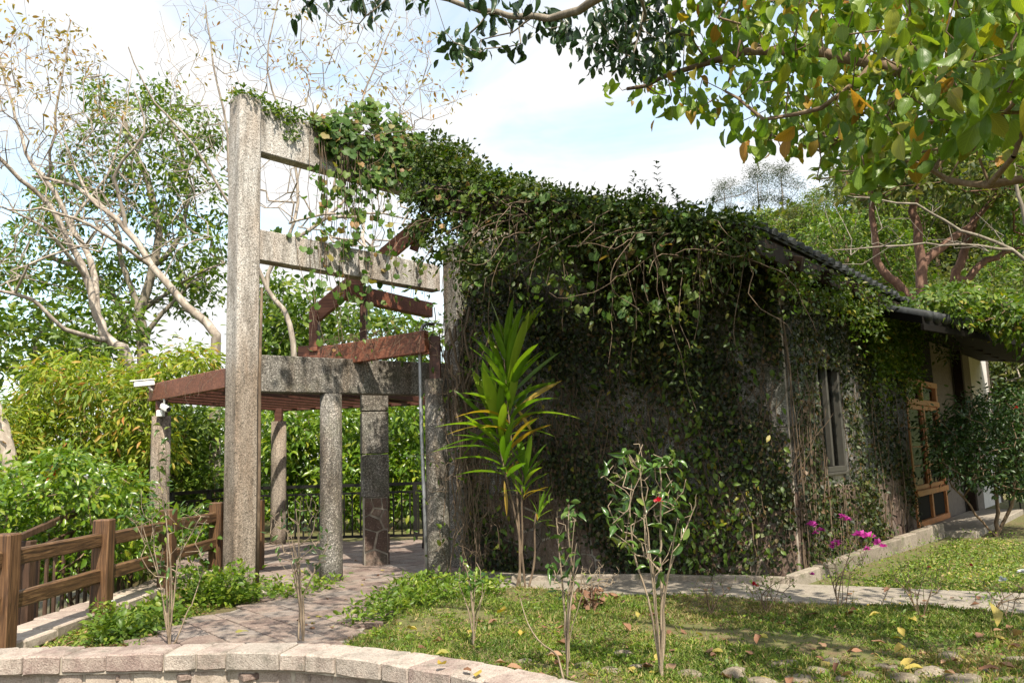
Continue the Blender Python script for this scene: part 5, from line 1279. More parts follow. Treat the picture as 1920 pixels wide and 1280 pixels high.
# --- round leaved vine over the frame
fv = plant('round_leaved_vine', 'round leaved vine heaped over the top concrete beam and hanging down through the frame', 'vine', tuple(C1 + D45 * 2 + V3(0, 0, 5.3)))
def fp(s, off, z): q = C1 + D45 * s + N45 * off; return V3(q[0], q[1], z)
LP, stems = [], []
for i in range(1700):
    s = 0.95 + 2.5 * rnd.random() ** .85
    hump = .16 + .55 * math.exp(-((s - 2.0) / .6) ** 2) + .2 * max(0, s - 2.4)
    if rnd.random() < .55: LP.append(fp(s, rnd.uniform(-.1, .3), 6.1 + rnd.uniform(-.05, hump)))
    else: LP.append(fp(s, rnd.uniform(.12, .34), 6.1 - rnd.random() ** 1.4 * (.2 + .55 * max(0, min(1, (s - .9) / .8)))))
nm_ = len(LP)
for i in range(46):
    s = rnd.gauss(1.5, .28); ln = abs(rnd.gauss(1.2, .55)) + .2; st = strand(fp(s, .17 + rnd.uniform(0, .12), 5.85), min(ln, 2.1), .1)
    stems.append(tl(st, .005, .003)); LP += [q + rng.normal(0, .05, 3) for q in st[3:] if rnd.random() < .6]
for i in range(16):
    s = rnd.gauss(1.5, .55); st = strand(fp(s, .13, 4.5), rnd.uniform(.3, 1.6), .12); stems.append(tl(st, .005, .003)); LP += [q + rng.normal(0, .05, 3) for q in st[1:] if rnd.random() < .5]
for i in range(34): LP.append(fp(rnd.uniform(.25, 2.9), rnd.uniform(-.08, .13), 4.5 + rnd.uniform(-.05, .1)))
for i in range(40): stems.append(tl(tangle(fp(rnd.uniform(.8, 3), rnd.uniform(.1, .25), 6.15), (D45[0], D45[1], .2), rnd.uniform(.5, 1.6), .3), .006, .003))
LP = np.array(LP); Pp, Ax, N, S = facing_leaves(LP, N45 + V3(0, -.4, .5), .092, .5)
k = front_first(Pp, S, 300); rest = np.setdiff1d(np.arange(len(Pp)), k)
leaf_parts('leaf', Pp[k], Ax[k], N[k], S[k], hm, fv)
leaves_obj('foliage', [(*leafcloud(Pp[rest], Ax[rest], N[rest], S[rest], HEART[0], 1.0), 0)], [M['L_vine']], fv, 'stuff')
wood(stems, 'dry_stem', fv, 'stems', 4, 5)['kind'] = 'stuff'
# small leaved creeper on top of post and beam
cr = plant('small_creeper', 'small leaved yellow green creeper over the top of the tall post and its beam', 'vine', tuple(C1 + V3(0, 0, 5.85)))
C_ = [fp(rnd.uniform(-.18, .18), rnd.uniform(-.18, .18), 6.2 + rnd.uniform(0, .07)) for _ in range(60)] + [fp(rnd.uniform(.15, 1.6), rnd.uniform(-.12, .14), 6.14 + rnd.uniform(-.1, .09)) for _ in range(230)]
for s in (.55, .6, 1.1, 1.15): C_ += [fp(s + rnd.uniform(-.05, .05), .12, 6.1 - rnd.uniform(0, .3)) for _ in range(10)]
Pp, Ax, N, S = cluster_leaves(np.array(C_), 7, .045, .05, .2)
leaves_obj('foliage', [(*leafcloud(Pp, Ax, N, S, T4, .7), 0)], [M['L_ivy2']], cr, 'stuff')
# --- creeper mass along the roof edge
rv = plant('roof_creeper', 'thick mixed creeper smothering the roof edge with dry stems hanging over the dark wall', 'vine', tuple((E0 + K0) / 2))
C_, C2, stems, HL = [], [], [], []
def rp_(u, out_, up): q = K0 + (E0 - K0) * u + n1 * out_ + V3(0, 0, up); return q
for i in range(900):
    u = rnd.uniform(-.06, 1.0) if rnd.random() < .7 else rnd.uniform(-.06, .45)
    hump = .62 * math.exp(-((u - .03) / .12) ** 2) + .16 * math.exp(-((u - .3) / .14) ** 2) + .1 * math.exp(-((u - .62) / .1) ** 2) + .04
    back = rnd.uniform(0, .6)
    C_.append(rp_(u, rnd.uniform(-.25, .14) - back, .12 + rnd.random() * hump))
for i in range(750):
    u = rnd.uniform(-.05, 1.0); drop = (.3 + .75 * math.exp(-((u - .2) / .3) ** 2)) * rnd.random() ** 1.3
    C2.append(rp_(u, rnd.uniform(-.1, .16), -drop + .1))
for i in range(70):
    u = rnd.uniform(0, 1.0); st = strand(rp_(u, rnd.uniform(.0, .15), -.05), abs(rnd.gauss(.6, .5)) + .25, .16); stems.append(tl(st, .0045, .003))
    for q in st[1:]:
        if rnd.random() < .5: C2.append(q)
for i in range(50):
    u = rnd.uniform(0, 1.0); stems.append(tl(tangle(rp_(u, .15, rnd.uniform(-.4, .1)), (rnd.choice([-1, 1]), rnd.uniform(-.4, .3), rnd.uniform(-.5, .3)), rnd.uniform(.6, 1.8), .28, -.06), .006, .003))
for i in range(420):
    tt = rnd.random() ** .8 * 9.0
    if i % 5 < 2: C2.append(E0 + d2 * tt + n2 * rnd.uniform(.03, .14) + V3(0, 0, -.03 - rnd.random() ** 1.3 * (.3 + .35 * abs(math.sin(tt * 1.3)))))
for i in range(330):
    u = rnd.uniform(0, .85); HL.append(rp_(u, rnd.uniform(0.02, .22), .2 - (1.3 * rnd.random() ** 1.6)))
P1, A1, N1, S1 = cluster_leaves(np.array(C_), 17, .08, .06, .1)
P2, A2_, N2, S2 = cluster_leaves(np.array(C2), 11, .075, .062, .5)
leaves_obj('foliage', [(*leafcloud(P1, A1, N1, S1, T4, .62), 0), (*leafcloud(P2, A2_, N2, S2, T8, .55), 1)], [M['L_roof'], M['L_roof']], rv, 'stuff')
Pp, Ax, N, S = facing_leaves(np.array(HL), n1 + V3(0, -.2, .4), .085, .45)
k = front_first(Pp, S, 280); leaf_parts('leaf', Pp[k], Ax[k], N[k], S[k], hm, rv)
# shoots against the sky
for px, top_ in ((1192, 325), (1212, 340), (1238, 305), (1225, 360), (1268, 350), (1140, 375)):
    u = None; a = P(px + 10, 400, 8.9); b_ = P(px - 8, top_, 8.8); pts = np.array([a + (b_ - a) * f_ + V3(rnd.gauss(0, .012), 0, 0) for f_ in np.linspace(0, 1, 9)]); stems.append(tl(pts, .006, .002))
    q = np.repeat(pts[2:], 4, 0) + rng.normal(0, .012, (28, 3)); ang = rng.uniform(0, 6.28, 28)
    Ax = np.stack([np.cos(ang), np.sin(ang) * .6, np.full(28, .75)], -1); N = np.stack([-np.cos(ang) * .5, -np.full(28, .4), np.full(28, 1.)], -1)
    leaf_parts('leaf', q, nrm(Ax), nrm(N), np.linspace(.085, .05, 28), [single_mesh('leaf', T8, .6, M['L_bush'])], rv)
stems = [q_ for q_ in stems if proj(q_[0][q_[0][:, 2].argmax()])[1] > 300 + max(0, proj(q_[0][0])[0] - 900) * .12]
wood(stems, 'dry_stem', rv, 'stems', 4, 5)['kind'] = 'stuff'
# --- wall creeper: small leaves in drifts over the wall facing us
wv = plant('wall_creeper', 'dark small leaved creeper covering the shaded wall that faces the lawn', 'vine', tuple((A + B) / 2))
ph = [(rnd.uniform(.8, 4.5), rnd.uniform(.8, 4.5), rnd.uniform(0, 6.28)) for _ in range(9)]
def drift(a, z, k=0): return sum(math.sin(px_ * a + pz_ * z * .8 + f_ + k) for px_, pz_, f_ in ph) / 3.2
def wall_leaves(o0, d, nn, L, n, dens, zmax=None):
    o_ = []
    while len(o_) < n:
        a = rnd.uniform(0, L); q = o0 + d * a; z = rnd.uniform(0.02, (zmax or (roof_z(q) - .1)))
        if rnd.random() < dens(a, z): o_.append(q + V3(0, 0, z) + nn * (.04 + abs(rnd.gauss(0, .05)) + .05 * max(0, drift(a, z))))
    return np.array(o_)
def dens1(a, z):
    x = a / L1; base = .12 + .5 * sstep(np.array((x - .12) / .45)) + .55 * sstep(np.array((z - 2.0) / .9))
    if x < .3 and z < 1.1: base *= .3
    return float(np.clip(base * .8 - .06 + .62 * drift(a, z), 0.01, 1))
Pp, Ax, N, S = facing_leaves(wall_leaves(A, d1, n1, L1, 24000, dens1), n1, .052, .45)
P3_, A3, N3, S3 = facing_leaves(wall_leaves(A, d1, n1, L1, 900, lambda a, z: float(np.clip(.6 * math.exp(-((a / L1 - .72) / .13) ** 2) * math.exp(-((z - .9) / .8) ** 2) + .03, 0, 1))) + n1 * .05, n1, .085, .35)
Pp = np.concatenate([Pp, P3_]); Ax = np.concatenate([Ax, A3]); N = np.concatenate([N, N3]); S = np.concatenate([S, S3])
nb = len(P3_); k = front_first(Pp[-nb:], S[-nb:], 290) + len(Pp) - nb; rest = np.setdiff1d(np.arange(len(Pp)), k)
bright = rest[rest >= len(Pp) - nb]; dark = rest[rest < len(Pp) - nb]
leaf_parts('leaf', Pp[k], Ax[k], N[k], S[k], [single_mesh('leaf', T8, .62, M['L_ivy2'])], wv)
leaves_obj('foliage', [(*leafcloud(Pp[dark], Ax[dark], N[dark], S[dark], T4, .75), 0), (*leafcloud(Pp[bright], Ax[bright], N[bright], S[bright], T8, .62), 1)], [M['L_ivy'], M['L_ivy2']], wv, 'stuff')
stems = []
for i in range(280):
    a = rnd.uniform(0, L1); q = A + d1 * a; z0 = rnd.uniform(.0, 1.6)
    pts = tangle(q + n1 * .05 + V3(0, 0, z0), (0, 0, 1), rnd.uniform(1.0, 2.4), .18, .12); off = (pts - A) @ n1; pts = pts - n1 * (off - np.clip(off, .04, .1))[:, None]
    pts[:, 2] = np.minimum(pts[:, 2], roof_z(q) - .15); stems.append(tl(pts, rnd.choice([.004, .005, .008]), .003))
wood(stems, 'dry_stem', wv, 'stems', 4, 5)['kind'] = 'stuff'
# --- creeper on the receding wall and round its window
wv2 = plant('wall_creeper', 'matted creeper with brown stems draped round the tall window and down the receding wall', 'vine', tuple(B + d2 * 2.5))
def dens2(a, z):
    if W0 - .03 < a < W1 + .03 and WZ0 - .05 < z < 2.55: return 0.0
    base = .35 + .55 * sstep(np.array((z - 2.3) / .5)) + .35 * math.exp(-((a - 3.6) / 1.2) ** 2) + (.5 if a < .85 else 0) + (.3 if (z < 1.1 and a < 3.0) else 0)
    if z < 1.0 and a > 3.4: base *= .35
    return float(np.clip((base + .5 * drift(a * 1.4, z, 2)), .01, 1)) * (1 if a < 5.3 else 0)
Pp, Ax, N, S = facing_leaves(wall_leaves(B, d2, n2, 5.4, 13000, dens2, 3.45), n2, .055, .45)
k = front_first(Pp, S, 150); rest = np.setdiff1d(np.arange(len(Pp)), k)
leaf_parts('leaf', Pp[k], Ax[k], N[k], S[k], [single_mesh('leaf', T8, .62, M['L_ivy'])], wv2)
hang = []
for i in range(150):
    a = rnd.uniform(3.0, 5.6); st = strand(B + d2 * a + n2 * rnd.uniform(.1, .35) + V3(0, 0, 3.35), abs(rnd.gauss(.5, .35)) + .1, .08); hang += list(st)
for i in range(60):
    a = rnd.uniform(.2, 5.0); st = strand(E0 + d2 * (a + .5) + V3(0, 0, -.05), abs(rnd.gauss(.3, .2)) + .1, .08); hang += list(st)
P2, A2_, N2, S2 = cluster_leaves(np.array(hang), 5, .06, .06, .6)
leaves_obj('foliage', [(*leafcloud(Pp[rest], Ax[rest], N[rest], S[rest], T4, .75), 0), (*leafcloud(P2, A2_, N2, S2, T4, .65), 1)], [M['L_ivy'], M['L_ivy2']], wv2, 'stuff')
stems = []
for i in range(70):
    a = rnd.choice([rnd.uniform(.0, .9), rnd.uniform(.0, .9), rnd.uniform(2.0, 5.3), rnd.uniform(.9, 2.2)]); q = B + d2 * a
    zt = 1.0 if W0 - .1 < a < W1 + .1 else rnd.uniform(1.5, 3.2)
    pts = tangle(q + n2 * .06 + V3(0, 0, 0), (0, 0, 1), zt, .1, .25); off = (pts - B) @ n2; pts = pts - n2 * (off - np.clip(off, .05, .12))[:, None]; stems.append(tl(pts, rnd.choice([.005, .008, .014]), .004))
wood(stems, 'dry_stem', wv2, 'stems', 4, 6)['kind'] = 'stuff'
# --- dry vine stems round the column by the conduit
dv = plant('dry_vine', 'tangle of dry brown vine stems hanging round the rust stained column beside the conduit', 'vine', (-.8, 10.5, 0))
stems, lv = [], []
cc = V3(-.85, 10.42, 0)
for i in range(26):
    a = cc + V3(rnd.uniform(-.15, .75), rnd.uniform(-.25, .25), rnd.uniform(2.5, 3.5)); b_ = cc + V3(rnd.uniform(-.05, .65), rnd.uniform(-.3, .15), rnd.uniform(0, .5))
    n_ = 22; w1 = np.cumsum(rng.normal(0, .03, (n_, 3)), 0); f_ = np.linspace(0, 1, n_)[:, None]; w1 = w1 - w1[-1] * f_
    stems.append(tl(a + (b_ - a) * f_ + w1, rnd.choice([.005, .006, .008, .012, .018]), .004))
for i in range(190):
    a = cc + V3(rnd.uniform(-.1, .65), rnd.uniform(-.35, .2), rnd.uniform(.4, 3.2)); stems.append(tl(tangle(a, rng.normal(0, 1, 3), rnd.uniform(.25, .7), .5, 0, .06), .0035, .002))
for i in range(80):       # twigs trailing over the red beam
    u = rnd.random(); a = P(604, 655, 11.2) * (1 - u) + P(800, 622, 10.2) * u; stems.append(tl(tangle(a + V3(0, -.06, rnd.uniform(0, .15)), (rnd.uniform(-1, 1), 0, -.5), rnd.uniform(.2, .7), .4, -.1, .06), .0032, .002))
for i in range(200): lv.append(cc + V3(rnd.gauss(.3, .35), rnd.uniform(-.3, .15), rnd.uniform(.3, 3.3)))
for i in range(26): q = P(rnd.uniform(610, 800), rnd.uniform(600, 680), 10.6); lv.append(q)
wood(stems, 'dry_stem', dv, 'stems', 4, 7)['kind'] = 'stuff'
Pp, Ax, N, S = facing_leaves(np.array(lv), (0, -.8, .3), .075, .4); leaf_parts('leaf', Pp, Ax, N, S, [single_mesh('leaf', T8, .6, M['L_ivy2'])], dv)
# thin dry stems on the left red beam
d3 = plant('dry_vine', 'thin dry tendrils trailing over the left red beam of the pavilion', 'vine', tuple((La + Lb) / 2))
stems = []
for i in range(34):
    u = rnd.uniform(0, .75); a = La * (1 - u) + Lb * u; stems.append(tl(tangle(a + V3(0, -.06, .14), (rnd.uniform(-.6, .6), -.2, -.6), rnd.uniform(.15, .55), .4, -.15, .06), .003, .002))
wood(stems, 'dry_stem', d3, 'stems', 4, 5)['kind'] = 'stuff'

# ================================================================== STRAP LEAVED PLANT (three heads on thin canes)
gc = G(978, 1108); cpb = V3(gc[0], gc[1], .02); yc = gc[1]
ct = plant('strap_leaved_plant', 'tall plant with heads of long glossy strap leaves on thin canes', 'plant', tuple(cpb))
sm = [single_mesh('leaf', STRAP[i], .15, M['L_cor']) for i in range(4)]; smy = [single_mesh('leaf', STRAP[i], .11, M['L_cory']) for i in (1, 3)]
canes = []
# cane foot, cane top, leaf count, leaf length, how far down the leaves go (m), lean
for (bx_, by_), (hx, hy), nl, ln, down, lean in (((975, 1105), (950, 672), 60, .85, 1.05, (.05, 0)), ((985, 1105), (935, 800), 40, .8, .6, (-.35, 0)), ((968, 1108), (985, 890), 22, .5, .3, (.3, 0)), ((990, 1108), (1010, 960), 10, .36, .15, (.6, 0))):
    h = P(hx, hy, yc); b_ = V3(*P(bx_, by_, yc)); b_[2] = .02
    n_ = 12; f_ = np.linspace(0, 1, n_)[:, None]; pts = b_ + (h - b_) * f_ + np.sin(f_ * 5) * V3(.03, .015, 0); canes.append((pts, np.linspace(.015, .009, n_)))
    for i in range(nl):
        u = (i / nl) ** 1.15; p_ = h + (b_ - h) * (u * down / np.linalg.norm(b_ - h))
        az = i * 2.4 + rnd.uniform(-.5, .5); el = math.radians(84 - 58 * u ** .8 + rnd.gauss(0, 9)); d = V3(math.cos(az) * math.cos(el) + lean[0] * .5, math.sin(az) * math.cos(el), math.sin(el))
        nn = V3(-math.cos(az) * math.sin(el), -math.sin(az) * math.sin(el), math.cos(el) + .2) + rng.normal(0, .25, 3)
        yel = u > .6 and rnd.random() < .25; ms_ = smy if yel else sm; idx = rnd.randrange(len(ms_)) if u > .25 else rnd.randrange(min(2, len(ms_)))
        leaf_parts('leaf', p_[None], nrm(d)[None], nrm(nn)[None], [ln * rnd.uniform(.6, 1.15) * (1 - .3 * u)], [ms_[idx]], ct, curl=(.6, 1.5))
for (x, y_), (dx, dz) in (((975, 760), (.85, .55)), ((965, 760), (.55, -.8)), ((945, 900), (.1, -1))):
    leaf_parts('yellow_leaf', np.array([P(x, y_, yc - .05)]), nrm(V3(dx, -.2, dz))[None], nrm(V3(-dz * .3, -1, .4))[None], [.56 if dz > 0 else .4], smy[:1], ct, curl=(.8, 1.2))
wood(canes, 'dry_stem', ct, 'canes', 6, 8)

# ================================================================== SAPLINGS AND FLOWERING SHRUBS ON THE LAWN
cl_m = [single_mesh('leaf', T8, .46, M['L_cam']), single_mesh('leaf', BIG[0], .46, M['L_cam']), single_mesh('leaf', BIG[2], .46, M['L_cam'])]
def sapling(label, base, stems_px, poly, ntip, nleaf, size, yv=.25, bark='sap_bark', r0=.0115, name='camellia_sapling', group=None, lm=cl_m, cat='sapling', wob=.12, tip=.0025, zb=.02, extra=4):
    g = G(*base, zb); g = V3(g[0], g[1], zb - .03); y_ = g[1]
    t = plant(name, label, cat, tuple(g), group)
    limbs = [[g] + [P(a, b_, y_ + rnd.uniform(-.06, .06)) for a, b_ in s] if i == 0 or s[0] is None else [g + V3(rnd.uniform(-.04, .04), rnd.uniform(-.03, .03), 0)] + [P(a, b_, y_ + rnd.uniform(-.08, .08)) for a, b_ in s] for i, s in enumerate(stems_px)]
    for _ in range(extra):
        e_ = px_points(poly, 1, y_, yv * .8)[0]; s0_ = g + (limbs[0][1] - g) * rnd.uniform(.15, .85); limbs.append([s0_, s0_ + (e_ - s0_) * .45 * V3(.75, .75, 1.1), e_])
    ntip = int(ntip * 1.6); tg = px_points(poly, ntip, y_, yv)
    L = skeleton(limbs, tg, .07, wob * .6, tip, limb_r=[(r0 * rnd.uniform(.55, 1), r0 * .22) for _ in limbs], rise=1.6); wood(L, bark, t, 'stems', 4, 7)
    nleaf = int(nleaf * 1.15); Pp = tg[rng.integers(0, len(tg), nleaf)] + rng.normal(0, .03, (nleaf, 3)); Ax = rng.normal(0, .8, (nleaf, 3)); Ax[:, 2] += .15
    N = rng.normal(0, .5, (nleaf, 3)) + V3(0, -.3, .8); S = size * rng.uniform(.7, 1.25, nleaf)
    leaf_parts('leaf', Pp, nrm(Ax), nrm(N), S, lm, t)
    return t, tg, y_
sapling('bare pale stemmed sapling growing in front of the timber fence at the left', (318, 1212), [[(305, 1120), (290, 1030), (285, 960)], [(325, 1130), (335, 1050), (370, 980)], [(322, 1120), (315, 1000), (300, 900), (298, 830)], [(350, 1150), (362, 1130)]],
        [(225, 960), (290, 880), (300, 800), (312, 830), (320, 950), (395, 940), (385, 1060), (310, 1100), (270, 1060)], 62, 95, .062)
sapling('pale stemmed sapling at the foot of the round column, second from the left', (567, 1205), [[(565, 1130), (560, 1060), (545, 1000)], [(570, 1120), (590, 1070), (615, 1020)], [(562, 1140), (560, 1000), (565, 930)]],
        [(490, 980), (550, 920), (570, 910), (620, 980), (610, 1070), (570, 1090), (520, 1060)], 52, 60, .058)
t, tg, y_ = sapling('tallest camellia sapling on the lawn, with two pale stems and one red flower', (1243, 1275), [[(1228, 1190), (1215, 1120), (1190, 1040), (1180, 960)], [(1246, 1190), (1240, 1120), (1238, 1000), (1240, 900)], [(1240, 1130), (1265, 1040), (1300, 960), (1306, 925)]],
        [(1120, 880), (1190, 830), (1240, 830), (1280, 870), (1300, 960), (1280, 1010), (1250, 1080), (1200, 1060), (1150, 1010), (1140, 950)], 80, 150, .082, .3)
flower(P(1234, 940, y_ - .3), .034, 'redfl', t, 16)
sapling('slim forked camellia sapling right of the strap leaved plant, near the lawn stones', (1062, 1278), [[(1064, 1220), (1068, 1150), (1075, 1080), (1065, 1000), (1068, 945)], [(1045, 1230), (1020, 1210), (990, 1170), (975, 1120)]],
        [(1040, 960), (1070, 930), (1090, 960), (1085, 1080), (1110, 1110), (1040, 1130), (1030, 1050)], 26, 44, .078, .12)
sapling('small thin sapling on the lawn left of the strap leaved plant', (888, 1215), [[(888, 1150), (880, 1090), (868, 1050)], [(890, 1160), (900, 1130), (905, 1110)]], [(850, 1040), (890, 1040), (915, 1100), (880, 1130), (860, 1100)], 16, 26, .06, .1, r0=.009)
az_m = [single_mesh('leaf', T8, .45, M['L_weed'])]
def azalea(label, base, w_, h_, ntip, nleaf, fl=(), fmat='pink', bark='brown_bark', fr=.055):
    bx_, by_ = base
    st = [[(bx_ + w_ * k * .35, by_ - h_ * .5)] for k in (-1, -.4, .3, .9)]
    t, tg, y_ = sapling(label, base, st, [(bx_ - w_, by_ - h_ * .9), (bx_, by_ - h_), (bx_ + w_, by_ - h_ * .9), (bx_ + w_ * .6, by_ - h_ * .35), (bx_ - w_ * .6, by_ - h_ * .35)], ntip, nleaf, .04, .22, bark, .007, 'azalea', None, az_m, 'shrub', tip=.002)
    for f_ in fl: flower(P(f_[0], f_[1], y_ - .05 + rnd.uniform(-.1, .1)), fr * (f_[2] if len(f_) > 2 else 1), fmat, t, 18)
    return t, y_
azalea('leafless low shrub with a withered brown leaf at its base, beside the concrete path', (1335, 1150), 42, 70, 30, 26)
azalea('low azalea with one deep pink flower at the front edge of the concrete path', (1440, 1150), 55, 75, 34, 70, ((1415, 1097, .7),), 'redfl')
azalea('azalea with a cluster of magenta flowers, right of the kerb corner', (1575, 1140), 62, 150, 44, 110, ((1520, 985), (1528, 1000, .6), (1540, 995, .7), (1568, 1020), (1560, 1026, .8), (1580, 970, .8), (1588, 975, .8), (1612, 1005, 1.1), (1628, 1006, 1.1), (1625, 1030, .8), (1645, 1020), (1656, 1025, .8), (1522, 1077, .5)))
azalea('low leafless azalea to the right of the magenta flowered one, behind the path edge', (1725, 1160), 70, 120, 44, 80, ((1742, 1063, .35), (1820, 1060, .4)), 'redfl')
azalea('small azalea with one white flower at the right edge of the photo', (1885, 1165), 60, 85, 36, 70, ((1880, 1088, .8), (1915, 1073, .7)), 'whitefl')
t, tg, y_ = sapling('cut back twiggy shrub with clumps of dead leaves near the strap leaved plant', (1112, 1142), [[(1080, 1090)], [(1110, 1080)], [(1140, 1085)], [(1125, 1070)]], [(1060, 1070), (1110, 1050), (1170, 1060), (1150, 1100), (1080, 1105)], 40, 4, .05, .2, 'sap_bark', .008, 'cut_shrub', None, az_m, 'shrub')
q = np.array([P(rnd.gauss(1112, 16), rnd.uniform(1105, 1145), y_ + rnd.uniform(-.15, .15)) for _ in range(60)]); dm = [single_mesh('dead_leaf', DEAD[i], .5, M['D_brown']) for i in range(4)]
leaf_parts('dead_leaf', q, rng.normal(0, 1, (60, 3)), rng.normal(0, 1, (60, 3)), rng.uniform(.06, .11, 60), dm, t)

# ================================================================== GROUND COVER
def carpet(name, pts, per, spread, size, mat, tmpl=T8, width=.6, up=.9, droop=-.2, flat=.5):
    Pp, Ax, N, S = cluster_leaves(np.array(pts), per, spread, size, droop, up, flat=flat); Pp[:, 2] = np.maximum(Pp[:, 2], .015)
    return leaves_obj(name, [(*leafcloud(Pp, Ax, N, S, tmpl, width), 0)], [M[mat]], None, 'stuff')
def gp(poly, n, z0, z1): 
    o_ = px_points(poly, n, 10, 0); r_ = []
    xs = [p[0] for p in poly]; ys = [p[1] for p in poly]
    while len(r_) < n:
        x = rnd.uniform(min(xs), max(xs)); y_ = rnd.uniform(min(ys), max(ys))
        if in_poly(x, y_, poly): q = G(x, y_, 0); r_.append((q[0], q[1], rnd.uniform(z0, z1)))
    return r_
carpet('ground_cover', gp([(330, 1120), (400, 1085), (470, 1100), (560, 1090), (630, 1090), (640, 1110), (560, 1130), (440, 1140), (360, 1150), (310, 1165)], 150, .02, .13), 11, .06, .06, 'L_weed')
carpet('ground_cover', [tuple(P(rnd.uniform(350, 470), rnd.uniform(1065, 1130), rnd.uniform(9.2, 9.7))) for _ in range(80)], 11, .06, .07, 'L_weed')
carpet('weeds', gp([(640, 1185), (720, 1140), (740, 1105), (830, 1090), (900, 1100), (960, 1120), (820, 1140), (740, 1165)], 260, .02, .17), 14, .06, .055, 'L_weed', T8, .5)
carpet('weeds', gp([(180, 1180), (330, 1130), (340, 1170), (270, 1200), (180, 1215)], 120, .02, .14), 12, .06, .06, 'L_weed')
carpet('weeds', gp([(1490, 1090), (1560, 1055), (1760, 1000), (1920, 1000), (1920, 1110), (1600, 1110)], 420, .01, .06), 8, .08, .03, 'L_weed')
carpet('bed_plants', gp([(1300, 1072), (1470, 1082), (1560, 1040), (1500, 1030), (1400, 1050), (1300, 1060)], 90, .05, .3), 12, .08, .07, 'L_bush')
# small white flowered weed by the fence
g = G(205, 1180); t = plant('white_flowered_weed', 'small weed with white daisy flowers at the foot of the fence post', 'weed', (g[0], g[1], 0))
tg = px_points([(170, 1150), (200, 1120), (235, 1150), (240, 1180), (180, 1195)], 26, g[1], .15); L = skeleton([[(g[0], g[1], -.02), (g[0], g[1], .08)]], tg, .06, .1, .002); wood(L, 'green_stem', t, 'stems')
Pp, Ax, N, S = cluster_leaves(tg, 8, .04, .05); leaf_parts('leaf', Pp[:150], Ax[:150], N[:150], S[:150], [single_mesh('leaf', T8, .5, M['L_weed'])], t)
for px in ((175, 1160), (193, 1173), (190, 1210), (168, 1208), (228, 1140), (212, 1126), (161, 1211)): flower(P(*px, g[1] - .12), .018, 'whitefl', t, 8)
# grass and moss on the lawn
n = 62000; xs_ = rng.uniform(-1.4, 6.2, n); ys_ = np.zeros(n); keep = np.ones(n, bool)
for i in range(n):
    x = xs_[i]; y0 = wall_back(x) if x < 1 else 3.6; y1 = 7.0 + (x + 1.45) * 4.6 if x < -.9 else path_front(x) - .01; ys_[i] = rnd.uniform(y0, y1)
pn = np.sin(xs_ * 2.3 + 1.1 * np.sin(ys_ * 1.9)) + np.sin(ys_ * 3.1 + xs_ * 1.3) + .8 * np.sin(xs_ * 6.1 + ys_ * 4.7)
keep = rng.random(n) < np.clip(.5 + .28 * pn, .06, 1); xs_, ys_ = xs_[keep], ys_[keep]
C_ = np.stack([xs_, ys_, lawn_z(xs_, ys_) + .012], -1)
nb = len(C_); per = 4; Pp = np.repeat(C_, per, 0) + rng.normal(0, 1, (nb * per, 3)) * [.025, .025, 0]; Ax = rng.normal(0, .75, (nb * per, 3)); Ax[:, 2] = np.abs(Ax[:, 2]) * .6 + .25
Nn = rng.normal(0, 1, (nb * per, 3)); S = rng.uniform(.022, .06, nb * per)
dry = (np.sin(Pp[:, 0] * 1.7 + 2.2 * np.sin(Pp[:, 1] * 1.3 + .6)) + np.sin(Pp[:, 1] * 2.6 - Pp[:, 0] * .8 + 1) + rng.normal(0, .7, len(Pp))) > .95; wet = ~dry
leaves_obj('grass', [(*leafcloud(Pp[q_], nrm(Ax[q_]), nrm(Nn[q_]), S[q_], T4, .16), k_) for k_, q_ in enumerate((wet, dry))], [M['L_grass'], M['L_straw']], None, 'stuff')
sel = rng.random(nb) < .32; C3 = C_[sel]; Pp, Ax, Nn, S = cluster_leaves(C3, 4, .022, .026, -.2, 1.0, flat=.25); Pp[:, 2] = np.maximum(Pp[:, 2], C3[0, 2] - .02)
leaves_obj('moss_and_clover', [(*leafcloud(Pp, Ax, Nn, S, T4, .8), 0)], [M['L_weed']], None, 'stuff')
# taller tufts, rosette weeds and straw among the grass
q = rng.integers(0, nb, 420); Ct = C_[q]; per = 14; Pp = np.repeat(Ct, per, 0) + rng.normal(0, 1, (len(Ct) * per, 3)) * [.018, .018, 0]; Ax = rng.normal(0, .5, (len(Pp), 3)); Ax[:, 2] = np.abs(Ax[:, 2]) * .6 + .55
leaves_obj('grass_tufts', [(*leafcloud(Pp, nrm(Ax), nrm(rng.normal(0, 1, Ax.shape)), rng.uniform(.03, .1, len(Pp)), STRAP[2], .05), 0)], [M['L_grass']], None, 'stuff')
q = rng.integers(0, nb, 330); Ct = C_[q]; per = 9; Pp = np.repeat(Ct, per, 0); Ax = rng.normal(0, 1, (len(Pp), 3)); Ax[:, 2] = np.abs(Ax[:, 2]) * .35 + .1
leaves_obj('rosette_weeds', [(*leafcloud(Pp, nrm(Ax), nrm(rng.normal(0, .3, Ax.shape) + V3(0, 0, 1)), rng.uniform(.03, .075, len(Pp)), T8, .42), 0)], [M['L_weed']], None, 'stuff')
q = rng.integers(0, nb, 2600); Pp = C_[q] + V3(0, 0, .012); Ax = rng.normal(0, 1, Pp.shape); Ax[:, 2] *= .12
leaves_obj('leaf_litter', [(*leafcloud(Pp, nrm(Ax), nrm(rng.normal(0, .25, Ax.shape) + V3(0, 0, 1)), rng.uniform(.02, .06, len(Pp)), T4, .4), 0)], [M['D_brown']], None, 'stuff')
